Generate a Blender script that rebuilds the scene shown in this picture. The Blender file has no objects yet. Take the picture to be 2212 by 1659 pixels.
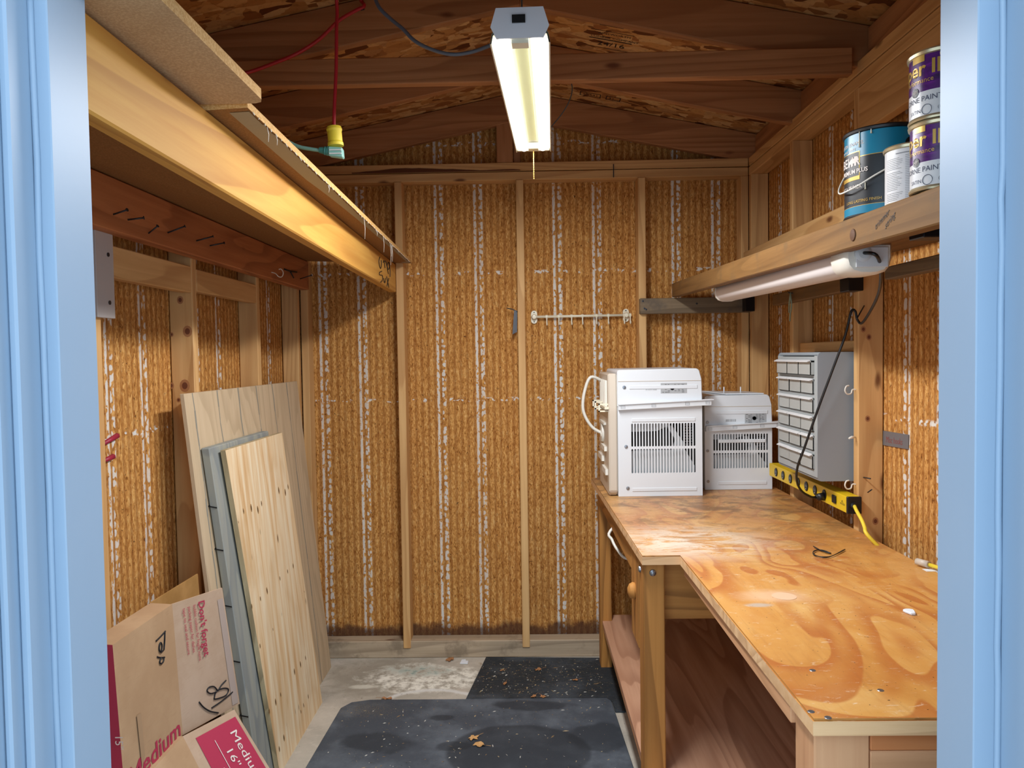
import bpy, bmesh, math, random
from math import sin, cos, pi, radians
from mathutils import Vector, Matrix
random.seed(7)
SC = bpy.context.scene
COL = SC.collection
V = Vector

# ------------------------------------------------------------------ camera, sky, exposure
cam_d = bpy.data.cameras.new('camera'); cam = bpy.data.objects.new('camera', cam_d); COL.objects.link(cam)
cam_d.sensor_width = 36.0; cam_d.lens = 1661.0 / 2212.0 * 36.0; cam_d.clip_start = 0.05; cam_d.clip_end = 100
cam.matrix_world = (Matrix.Translation((0, 0, 1.549)) @ Matrix.Rotation(radians(1.0), 4, 'Z')
                    @ Matrix.Rotation(pi / 2 - radians(2.1), 4, 'X') @ Matrix.Rotation(radians(-0.87), 4, 'Z'))
SC.camera = cam
w = bpy.data.worlds.new('sky'); SC.world = w; w.use_nodes = True
bg = w.node_tree.nodes['Background']; bg.inputs[0].default_value = (0.66, 0.82, 1.0, 1); bg.inputs[1].default_value = 2.6
TUBE_STRENGTH = 4.0
LAMP_WATTS = 19.0
vs = SC.view_settings; vs.view_transform = 'Standard'; vs.look = 'None'; vs.exposure = 0.0; vs.gamma = 1.0; vs.use_curve_mapping = False
SC.cycles.use_denoising = True; SC.cycles.max_bounces = 8; SC.cycles.diffuse_bounces = 5
SC.cycles.sample_clamp_indirect = 6.0

# ------------------------------------------------------------------ material helpers
def srgb(h):
    h = h.lstrip('#'); o = []
    for i in (0, 2, 4):
        c = int(h[i:i+2], 16) / 255.0
        o.append(c / 12.92 if c <= .04045 else ((c + .055) / 1.055) ** 2.4)
    return (*o, 1.0)

class G:
    """small node graph builder"""
    def __init__(s, name, rough=.6, metal=0.0, spec=.5):
        s.m = bpy.data.materials.new(name); s.m.use_nodes = True
        s.nt = s.m.node_tree; s.b = s.nt.nodes['Principled BSDF']
        s.b.inputs['Roughness'].default_value = rough; s.b.inputs['Metallic'].default_value = metal
        s.b.inputs['Specular IOR Level'].default_value = spec
    def n(s, t, **k):
        x = s.nt.nodes.new('ShaderNode' + t)
        for a, b in k.items(): setattr(x, a, b)
        return x
    def set(s, sock, v):
        if hasattr(v, 'is_output') or isinstance(v, bpy.types.NodeSocket): s.nt.links.new(v, sock)
        else: sock.default_value = v
    def math(s, op, a, b=0.0, c=None, clamp=False):
        x = s.n('Math', operation=op, use_clamp=clamp); s.set(x.inputs[0], a); s.set(x.inputs[1], b)
        if c is not None: s.set(x.inputs[2], c)
        return x.outputs[0]
    def obj(s): return s.n('TexCoord').outputs['Object']
    def rnd(s): return s.n('ObjectInfo').outputs['Random']
    def sep(s, v):
        x = s.n('SeparateXYZ'); s.set(x.inputs[0], v); return x.outputs
    def comb(s, a, b, c):
        x = s.n('CombineXYZ'); s.set(x.inputs[0], a); s.set(x.inputs[1], b); s.set(x.inputs[2], c); return x.outputs[0]
    def vadd(s, v, f):
        x = s.n('VectorMath', operation='ADD'); s.set(x.inputs[0], v); s.set(x.inputs[1], f); return x.outputs[0]
    def vmul(s, v, f):
        x = s.n('VectorMath', operation='MULTIPLY'); s.set(x.inputs[0], v); s.set(x.inputs[1], f); return x.outputs[0]
    def noise(s, v, scale=1.0, detail=4.0, rough=.55, dist=0.0):
        x = s.n('TexNoise'); s.set(x.inputs['Vector'], v); x.inputs['Scale'].default_value = scale
        x.inputs['Detail'].default_value = detail; x.inputs['Roughness'].default_value = rough; x.inputs['Distortion'].default_value = dist
        return x.outputs['Fac']
    def voro(s, v, scale=1.0, out='Distance', rand=1.0, feature='F1'):
        x = s.n('TexVoronoi', feature=feature); s.set(x.inputs['Vector'], v); x.inputs['Scale'].default_value = scale
        x.inputs['Randomness'].default_value = rand
        return x.outputs[out]
    def step(s, v, a, b):
        x = s.n('MapRange', interpolation_type='SMOOTHSTEP'); s.set(x.inputs[0], v)
        x.inputs[1].default_value = a; x.inputs[2].default_value = b; x.inputs[3].default_value = 0; x.inputs[4].default_value = 1
        return x.outputs[0]
    def ramp(s, f, *stops):
        x = s.n('ValToRGB'); cr = x.color_ramp
        while len(cr.elements) < len(stops): cr.elements.new(.5)
        for e, (p, c) in zip(cr.elements, stops): e.position = p; e.color = srgb(c) if isinstance(c, str) else c
        s.set(x.inputs[0], f); return x.outputs[0]
    def mix(s, f, a, b, mode='MIX'):
        x = s.n('Mix', data_type='RGBA', blend_type=mode)
        s.set(x.inputs[0], f)
        s.set(x.inputs[6], srgb(a) if isinstance(a, str) else a); s.set(x.inputs[7], srgb(b) if isinstance(b, str) else b)
        return x.outputs[2]
    def col(s, v): s.set(s.b.inputs['Base Color'], srgb(v) if isinstance(v, str) else v); return s
    def bump(s, h, strength=.3, dist=.002):
        x = s.n('Bump'); s.set(x.inputs['Height'], h); x.inputs['Strength'].default_value = strength; x.inputs['Distance'].default_value = dist
        s.nt.links.new(x.outputs[0], s.b.inputs['Normal'])

def plain(name, c, rough=.5, metal=0.0, spec=.5): return G(name, rough, metal, spec).col(c).m

def lumber(name, axis, light, mid, dark, rough=.62, knots=True, wear=None, grain=.42):
    g = G(name, rough, spec=.3)
    i = 'xyz'.index(axis); r = g.rnd()
    off = g.comb(g.math('MULTIPLY', r, 7.3), g.math('MULTIPLY', r, 3.1), g.math('MULTIPLY', r, 11.7))
    P = g.vadd(g.obj(), off)
    sc = [26.0] * 3; sc[i] = 1.1
    fine = g.noise(g.vmul(P, tuple(sc)), 1.6, 5, .62, .4)
    sc = [5.5] * 3; sc[i] = .55
    Pb = g.vmul(P, tuple(sc))
    broad = g.noise(Pb, 1.0, 3, .5, .6)
    ct = g.noise(g.vmul(P, tuple(sc)), .55, 2.5, .45, .25)
    fr_ = g.math('FRACT', g.math('MULTIPLY', ct, 17.0))
    rings = g.math('MULTIPLY', g.step(fr_, .35, .92), g.math('SUBTRACT', 1.0, g.step(fr_, .93, 1.0)))
    c = g.ramp(fine, (.25, mid), (.7, light))
    c = g.mix(g.math('MULTIPLY', rings, grain), c, dark)
    c = g.mix(g.math('MULTIPLY', g.step(broad, .5, .78), .45), c, mid)
    c = g.mix(g.math('MULTIPLY', r, .16), c, dark)
    if knots:
        sc = [6.5] * 3; sc[i] = 2.4
        kv = g.vmul(P, tuple(sc))
        d = g.voro(kv, 1.0)
        k = g.math('SUBTRACT', 1.0, g.step(g.math('ADD', d, g.math('MULTIPLY', g.noise(kv, 6, 2), .06)), .055, .13))
        c = g.mix(g.math('MULTIPLY', k, .85), c, '#5a2a14')
    if wear: c = g.mix(g.math('MULTIPLY', g.step(g.noise(P, 7, 5, .65), .5, .68), .75), c, wear)
    g.col(c); g.bump(fine, .18, .0015)
    return g.m

def lumber3(name, *a, **k): return {ax: lumber(name + '_' + ax, ax, *a, **k) for ax in 'xyz'}

def sheathing(name, ui, offset, skip):
    """strand board siding seen from inside: ribs every 34 mm, white primer bled through at the grooves every 203 mm"""
    g = G(name, .8, spec=.15)
    P = g.obj(); s = g.sep(P); u = s[ui]; z = s[2]
    rib = g.math('COSINE', g.math('MULTIPLY', g.math('ADD', u, -offset), 2 * pi / .03389))
    st = [60.0] * 3; st[2] = 26.0
    def strands(rot, a, b):
        mp = g.n('Mapping'); g.set(mp.inputs[0], g.comb(u, z, 0.0)); mp.inputs['Rotation'].default_value = (0, 0, rot); mp.inputs['Scale'].default_value = (a, b, 1)
        wp = g.vadd(mp.outputs[0], g.vmul(g.comb(g.noise(P, 40, 2), g.noise(P, 33, 2), 0.0), (1.2, 1.2, 0.0)))
        vn = g.n('TexVoronoi', voronoi_dimensions='2D'); g.set(vn.inputs['Vector'], wp); vn.inputs['Scale'].default_value = 1
        return g.sep(vn.outputs['Color'])[0]
    s1, s2 = strands(.6, 230, 75), strands(-.8, 250, 80); s3 = strands(1.5, 260, 95)
    fib = g.noise(g.vmul(P, tuple(st)), 2.2, 6, .8, 2.0)
    lump = g.noise(g.vmul(P, (34.0, 34.0, 16.0)), 1.0, 4, .65, .5)
    f = g.math('ADD', g.math('MULTIPLY', g.math('ADD', s1, g.math('ADD', s2, s3)), .10), g.math('ADD', g.math('MULTIPLY', fib, .44), g.math('MULTIPLY', lump, .26)))
    c = g.ramp(f, (.33, '#6e3e16'), (.43, '#b2783a'), (.54, '#d69e58'), (.69, '#ecc684'))
    dark = g.step(g.math('SUBTRACT', g.math('MULTIPLY', lump, .9), g.math('MULTIPLY', rib, .36)), .30, .80)
    c = g.mix(g.math('MULTIPLY', dark, .52), c, '#8e5424')
    spk = g.step(g.noise(g.vmul(P, (120.0, 120.0, 90.0)), 1.0, 2, .6, 1.0), .64, .70)
    c = g.mix(g.math('MULTIPLY', spk, .8), c, '#3a1c0c')
    big = g.noise(g.vmul(P, (2.3, 2.3, 1.1)), 1.0, 2)
    def line(x0, wd, dens):
        m = g.math('PINGPONG', g.math('ADD', u, -offset - x0 + .20333 * 40), .20333 / 2)
        wob = g.math('MULTIPLY', g.math('SUBTRACT', g.noise(g.vmul(P, (3.0, 3.0, 30.0)), 1.0, 3), .5), .008)
        inb = g.math('SUBTRACT', 1.0, g.step(g.math('ADD', m, wob), wd * .7, wd * 1.15))
        nn = g.noise(g.vmul(P, (70.0, 70.0, 55.0)), 1.0, 2, .5)
        br = g.step(nn, dens, dens + .07)
        if x0: br = g.math('SUBTRACT', 1.0, g.step(g.math('ADD', g.voro(g.vmul(P, (46.0, 46.0, 40.0)), 1.0, rand=.75), g.math('MULTIPLY', g.math('SUBTRACT', nn, .5), .5)), .40, .52))
        return g.math('MULTIPLY', inb, br)
    wl = g.math('MAXIMUM', line(0, .0068, .38), line(.0300, .0105, .50), clamp=True)
    nostud = g.step(g.math('PINGPONG', g.math('ADD', u, -offset - skip + .61 * 20), .305), .05, .06)
    wl = g.math('MULTIPLY', wl, nostud)
    wl = g.math('MULTIPLY', wl, g.math('ADD', .42, g.math('MULTIPLY', big, .85)), clamp=True)
    def row(z0):
        a = g.math('ABSOLUTE', g.math('SUBTRACT', z, z0))
        return g.math('MULTIPLY', g.math('SUBTRACT', 1.0, g.step(a, .004, .014)), g.step(g.noise(g.vmul(P, (48.0, 48.0, 60.0)), 1.0, 1), .58, .66))
    wl = g.math('MAXIMUM', wl, g.math('MAXIMUM', row(1.325), g.math('MAXIMUM', row(2.64), row(1.98))))
    c = g.mix(g.math('MULTIPLY', wl, .92), c, '#e2e2dc')
    rot = g.math('SUBTRACT', 1.0, g.step(g.math('ADD', z, g.math('MULTIPLY', g.noise(g.vmul(P, (9.0, 9.0, 9.0)), 1.0, 4), -.12)), .055, .10))
    c = g.mix(g.math('MULTIPLY', rot, .85), c, '#4a3026')
    g.col(c); g.bump(f, .8, .004)
    return g.m

def osb(name):
    g = G(name, .7, spec=.25); P = g.obj()
    def layer(rot, sc, sx):
        mp = g.n('Mapping'); g.set(mp.inputs[0], P); mp.inputs['Rotation'].default_value = (0, 0, rot); mp.inputs['Scale'].default_value = (sx, sc, 0)
        wp = g.vadd(mp.outputs[0], g.vmul(g.comb(g.noise(P, 16, 2), g.noise(P, 13, 2), 0.0), (.8, .8, 0)))
        vn = g.n('TexVoronoi'); g.set(vn.inputs['Vector'], wp); vn.inputs['Scale'].default_value = 1
        return g.sep(vn.outputs['Color'])[0]
    a = layer(.5, 27, 11); b = layer(-.8, 30, 12); c3 = layer(1.9, 33, 12)
    sel = layer(.2, 11, 11)
    f = g.mix(g.step(sel, .33, .35), g.comb(a, a, a), g.comb(b, b, b)); f = g.mix(g.step(sel, .66, .68), f, g.comb(c3, c3, c3))
    fs = g.sep(f)[0]
    c = g.ramp(fs, (.04, '#6a3c1c'), (.2, '#b07a44'), (.5, '#c9955a'), (.75, '#dab27c'), (.96, '#9c6436'))
    fine = g.noise(g.vmul(P, (50.0, 50.0, 50.0)), 1.0, 3)
    c = g.mix(g.math('MULTIPLY', g.step(fine, .5, .75), .35), c, '#6a4220')
    g.col(c); g.bump(fs, .3, .002); return g.m

def blob(g, P, x, y, rx, ry, soft=.6, nz=None, amt=.5):
    s = g.sep(P)
    dx = g.math('DIVIDE', g.math('SUBTRACT', s[0], x), rx); dy = g.math('DIVIDE', g.math('SUBTRACT', s[1], y), ry)
    d = g.math('SQRT', g.math('ADD', g.math('MULTIPLY', dx, dx), g.math('MULTIPLY', dy, dy)))
    if nz is not None: d = g.math('ADD', d, g.math('MULTIPLY', g.math('SUBTRACT', nz, .5), amt))
    return d, g.math('SUBTRACT', 1.0, g.step(d, 1.0 - soft, 1.0))

def concrete():
    g = G('concrete', .75, spec=.3); P = g.obj()
    n1 = g.noise(P, 3.5, 6, .6); n2 = g.noise(P, 18, 6, .7); n3 = g.noise(P, 70, 3)
    c = g.ramp(n1, (.35, '#a8a296'), (.65, '#c6beb0'))
    c = g.mix(g.math('MULTIPLY', g.step(n2, .52, .7), .35), c, '#dcd5c8')
    nz = g.noise(P, 9, 5, .7, .5)
    d, m = blob(g, P, -.62, 3.66, .52, .30, .5, nz, 1.2); c = g.mix(g.math('MULTIPLY', m, .6), c, '#8f8878')
    d, m = blob(g, P, -.50, 3.66, .34, .20, .35, nz, 1.1)
    c = g.mix(g.math('MULTIPLY', m, g.step(n2, .36, .6)), c, '#efeee2')
    d, m2 = blob(g, P, -.55, 3.74, .24, .09, .8, nz, 1.1)
    c = g.mix(g.math('MULTIPLY', m2, g.step(n2, .40, .62)), c, '#8fa39b')
    d, m3 = blob(g, P, -.44, 3.36, .24, .17, .3, nz, .25)
    ring = g.math('SUBTRACT', 1.0, g.step(g.math('ABSOLUTE', g.math('SUBTRACT', d, .92)), .02, .12))
    c = g.mix(g.math('MULTIPLY', m3, .4), c, '#b9b6ab'); c = g.mix(g.math('MULTIPLY', ring, .8), c, '#dfe0dc')
    d, m4 = blob(g, P, -.78, 3.56, .10, .03, .6, nz, 1.2); c = g.mix(g.math('MULTIPLY', m4, .8), c, '#d8d6c8')
    c = g.mix(g.math('MULTIPLY', g.step(n3, .66, .72), .6), c, '#5d5648')
    g.col(c); g.bump(n2, .25, .002); return g.m

def rubber(name, base, ribs=False):
    g = G(name, .72, spec=.35); P = g.obj(); s = g.sep(P)
    n1 = g.noise(P, 4, 5, .65); sp = g.noise(P, 190, 2, .6); dirt = g.noise(P, 3.0, 4, .6)
    c = g.mix(g.step(n1, .42, .7), base[0], base[1])
    spd = g.math('MULTIPLY', g.step(sp, .67, .72), g.step(dirt, .35, .65))
    c = g.mix(g.math('MULTIPLY', spd, .8), c, '#a8906a')
    if not ribs:
        nz = g.noise(P, 5, 4, .6)
        d, m = blob(g, P, -.045, 2.93, .29, .235, .08, nz, .16); c = g.mix(g.math('MULTIPLY', m, .62), c, '#20262c')
        for x, y, a, b in ((-.62, 3.02, .17, .09), (.27, 3.05, .16, .12), (.02, 3.33, .22, .05), (-.38, 3.22, .06, .03), (-.30, 2.98, .08, .04)):
            d, m = blob(g, P, x, y, a, b, .3, nz, 1.6); c = g.mix(g.math('MULTIPLY', m, .55), c, '#20262c')
        d, m = blob(g, P, -.72, 3.3, .22, .10, .9, nz, .6); c = g.mix(g.math('MULTIPLY', g.math('MULTIPLY', m, g.step(sp, .5, .62)), .5), c, '#8a7858')
        g.bump(g.voro(P, 160), .35, .001)
    else:
        h = g.math('COSINE', g.math('MULTIPLY', s[1], 2 * pi / .012)); g.bump(g.math('ADD', h, g.math('MULTIPLY', sp, 1.5)), .5, .002)
        c = g.mix(g.math('MULTIPLY', g.math('MULTIPLY', g.step(h, .3, .9), g.step(g.noise(P, 45, 4, .7), .55, .66)), .55), c, '#7d7360')
    g.col(c); return g.m

def benchply():
    g = G('bench_plywood', .32, spec=.5); P = g.vadd(g.obj(), (.75, 2.5, 0.0)); s = g.sep(P)
    ct = g.noise(g.vmul(P, (2.6, 1.25, 1.0)), 1.0, 2.0, .5, .9); fr_ = g.math('FRACT', g.math('MULTIPLY', g.math('ADD', ct, .07), 10.0))
    flame = g.math('MULTIPLY', g.step(fr_, .25, .9), g.math('SUBTRACT', 1.0, g.step(fr_, .92, 1.0)))
    n1 = g.noise(g.vmul(P, (5.0, 2.2, 3.0)), 1.0, 5, .6, .8)
    c = g.ramp(n1, (.3, '#bd7c36'), (.5, '#cf944a'), (.7, '#dcae6a'))
    c = g.mix(g.math('MULTIPLY', g.math('MULTIPLY', flame, g.step(g.noise(P, 2.2, 3), .34, .54)), .72), c, '#ae5c22')
    fine = g.noise(g.vmul(P, (90.0, 6.0, 40.0)), 1.0, 4, .6)
    c = g.mix(g.math('MULTIPLY', g.step(fine, .5, .8), .25), c, '#8e5a2a')
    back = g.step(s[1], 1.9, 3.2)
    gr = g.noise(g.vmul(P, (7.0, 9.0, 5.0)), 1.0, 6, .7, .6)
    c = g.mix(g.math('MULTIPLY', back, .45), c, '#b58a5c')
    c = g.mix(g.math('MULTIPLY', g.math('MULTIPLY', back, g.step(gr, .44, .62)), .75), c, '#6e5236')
    w1 = g.noise(g.vmul(P, (6.0, 14.0, 5.0)), 1.0, 6, .72, .8)
    d, m = blob(g, P, .52, 2.50, .40, .34, .8, w1, .9)
    c = g.mix(g.math('MULTIPLY', g.math('MULTIPLY', m, g.step(w1, .42, .58)), .85), c, '#ddd0bd')
    sc = g.noise(g.vmul(P, (24.0, 60.0, 5.0)), 1.0, 6, .75, 1.5)
    c = g.mix(g.math('MULTIPLY', g.step(sc, .58, .68), .55), c, '#e8d6b8')
    d, m = blob(g, P, .62, 1.93, .12, .07, .8, w1, .8); c = g.mix(g.math('MULTIPLY', m, .6), c, '#e6c2a0')
    d, m = blob(g, P, .56, 1.86, .045, .02, .7, w1, .8); c = g.mix(g.math('MULTIPLY', m, .7), c, '#b9b4aa')
    sp = g.noise(P, 130, 2); c = g.mix(g.step(sp, .72, .75), c, '#4c3416')
    g.col(c); g.set(g.b.inputs['Roughness'], g.math('ADD', .24, g.math('MULTIPLY', gr, .3)))
    return g.m

def fibreboard(name, a, b):
    g = G(name, .7, spec=.2); P = g.obj()
    n = g.noise(P, 220, 3, .7); n2 = g.noise(P, 5, 4)
    c = g.mix(g.step(n, .42, .62), a, b); c = g.mix(g.math('MULTIPLY', g.step(n2, .5, .75), .25), c, '#8d6a44')
    g.col(c); return g.m

def card(name, a, b):
    g = G(name, .75, spec=.2); P = g.obj(); n = g.noise(P, 6, 5, .6); n2 = g.noise(g.vmul(P, (20., 20., 300.)), 1.0, 3)
    c = g.mix(g.step(n, .35, .7), a, b); c = g.mix(g.math('MULTIPLY', g.step(n2, .55, .8), .12), c, '#6d5138')
    g.col(c); return g.m

def ply_face():
    g = G('raw_plywood', .6, spec=.25); P = g.obj()
    a = g.noise(g.vmul(P, (14.0, 26.0, 1.3)), 1.0, 4, .55, .7); b = g.noise(g.vmul(P, (3.0, 5.0, 2.2)), 1.0, 3, .5, .6)
    c = g.ramp(a, (.28, '#d4a874'), (.45, '#e8ca9e'), (.62, '#f2e0bf'))
    c = g.mix(g.math('MULTIPLY', g.step(b, .5, .72), .5), c, '#c9a06a')
    kv = g.vmul(P, (5.0, 15.0, 5.2)); d = g.voro(kv, 1.0)
    k = g.math('SUBTRACT', 1.0, g.step(d, .05, .13)); band = g.step(g.math('SINE', g.math('MULTIPLY', g.sep(P)[2], 17.0)), .1, .7)
    c = g.mix(g.math('MULTIPLY', g.math('MULTIPLY', k, band), .9), c, '#4d2e18')
    g.col(c); return g.m

def paint_white(name, c1, rough=.45):
    g = G(name, rough); P = g.obj(); n = g.noise(P, 8, 5, .6)
    g.col(g.mix(g.math('MULTIPLY', g.step(n, .45, .75), .12), c1, '#9db0c2')); g.bump(g.noise(P, 60, 3), .08, .001); return g.m

LUM = lumber3('framing_lumber', '#e2b97f', '#cd9f66', '#a5713f')
ROOF = lumber3('rafter_lumber', '#c08a5c', '#a67046', '#744526')
YEL = lumber3('yellow_lumber', '#dfad58', '#cf9644', '#a0642a')
RED = lumber3('ledger_lumber', '#c58050', '#a9643a', '#733a1e')
OLD = lumber3('weathered_lumber', '#8e693c', '#74522c', '#4a3018', wear='#6f5638', grain=.25)
OAK = lumber3('stained_lumber', '#c48b48', '#ad7537', '#6b431c', knots=False, grain=.5)
GREY = lumber3('grey_lumber', '#8d7a60', '#75634c', '#4a3b2c', wear='#5f554a')
TREAT = lumber3('sill_lumber', '#c6b298', '#a8957a', '#705f4c', wear='#7f705c')
PALE = lumber3('pale_lumber', '#d4a277', '#c48f66', '#a0704a', knots=False)
M_SIDE = sheathing('sheathing_side', 1, 2.226, .4067)
M_OSB = osb('roof_osb'); M_CON = concrete()
M_MAT = rubber('mat_rubber', ('#454c55', '#606871')); M_RIB = rubber('ribbed_mat_rubber', ('#272e34', '#434b53'), True)
M_BENCH = benchply()
M_PLYEDGE = lumber('plywood_edge', 'x', '#edc99c', '#d9ab78', '#a8774c', knots=False)
M_SHELFPLY = lumber('lower_shelf_plywood', 'y', '#d0a486', '#b98a6c', '#8a5c44', knots=False, rough=.45, grain=.5)
M_FIB = fibreboard('fibreboard_face', '#b49672', '#c7a984'); M_FIBE = fibreboard('fibreboard_edge', '#c79a5a', '#dcb57a')
M_DECK = fibreboard('deck_underside', '#8a6238', '#9c7044')
M_LAM = plain('grey_laminate', '#8d8676', .5)
M_CARD = card('cardboard', '#b08f6d', '#bd9d7a'); M_CARD2 = card('cardboard_flap', '#b89c82', '#c4aa92'); M_CARDI = card('cardboard_inside', '#a27a45', '#b98f58')
M_REDP = plain('red_print', '#b23350', .6); M_WHITEP = plain('white_print', '#e8dcd4', .6); M_INK = plain('black_ink', '#14161c', .5)
M_SIDING = lumber('siding_panel', 'z', '#d0ba9a', '#c4ad8c', '#a89274', knots=False)
M_GROOVE = plain('groove_primer', '#8c887c', .8); M_BLUEGREY = lumber('grey_board', 'z', '#a9a898', '#959a98', '#6c757c', knots=False)
M_RAWPLY = ply_face()
M_JAMB = paint_white('jamb_paint', '#8fa6bb'); M_SCRAP = paint_white('scrap_paint', '#b9b2ae', .6)
M_ACW = plain('appliance_white', '#dbe0e4', .35); M_ACP = plain('appliance_plastic', '#cbbfae', .4); M_DARK = plain('dark_void', '#0b0b0c', .7)
M_ACG = plain('duct_foam', '#cdd2d4', .6); M_LABEL = plain('rating_label', '#a9acae', .35)
M_BLK = plain('black_plastic', '#121315', .4); M_BLKM = plain('black_steel', '#17181c', .35, .4)
M_STEEL = plain('steel', '#9a9da2', .3, .9); M_NAIL = plain('nail_steel', '#3f4247', .4, .7); M_WIRE = plain('white_plastic', '#e2ded2', .4)
M_CREAM = plain('cream_enamel', '#e6dfc6', .35)
M_YEL = plain('yellow_enamel', '#e0bd1c', .4); M_YELC = plain('yellow_rubber', '#e8cf3a', .5)
M_REDC = plain('red_cord', '#b3202c', .45); M_GRNC = plain('green_cord', '#7fb0a4', .5); M_GRYC = plain('grey_cord', '#565b66', .5)
M_CAB = plain('cabinet_plastic', '#8f979d', .5); M_CABF = plain('cabinet_front', '#a3a8a8', .5)
M_TAPE = plain('duct_tape', '#76767a', .45, .3); M_REDINK = plain('red_ink', '#8a4a44', .7); M_REDMARK = plain('red_marker', '#9c1f3a', .5)
M_LEAF = plain('dry_leaf', '#a5744a', .8); M_LEAF2 = plain('pale_leaf', '#c79a62', .8); M_PAPER = plain('paper', '#e6ecf2', .7)
M_TEAL = plain('label_teal', '#177e9e', .3); M_CHAR = plain('label_charcoal', '#2a2d30', .3); M_GOLD = plain('gold_print', '#c8a24c', .3, .3)
M_PURP = None; M_CANW = plain('label_white', '#dcdcdc', .3); M_TIN = plain('can_rim', '#c9bd9a', .3, .7)
g = G('label_purple', .28); n_ = g.noise(g.vmul(g.obj(), (22., 22., 60.)), 1.0, 4, .6, 1.0); g.col(g.ramp(n_, (.35, '#2c1740'), (.6, '#5b1d74'), (.75, '#7d2a92'))); M_PURP = g.m
g = G('clear_drawer', .25); g.col('#c9ccc8'); g.b.inputs['Transmission Weight'].default_value = .35; g.b.inputs['Alpha'].default_value = 1; M_DRAW = g.m
g = G('diffuser', .35); g.col('#e0dad8'); g.b.inputs['Subsurface Weight'].default_value = 0; M_DIFF = g.m
g = G('lamp_reflector', .5, spec=.2); g.col('#e6e2cc'); M_REFL = g.m
g = G('lamp_tube', .4); g.col('#ffffff'); g.b.inputs['Emission Color'].default_value = (0.97, .98, 1.0, 1); g.b.inputs['Emission Strength'].default_value = TUBE_STRENGTH; M_TUBE = g.m
M_GROUND = plain('outside_paving', '#a7a39b', .9)

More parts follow.
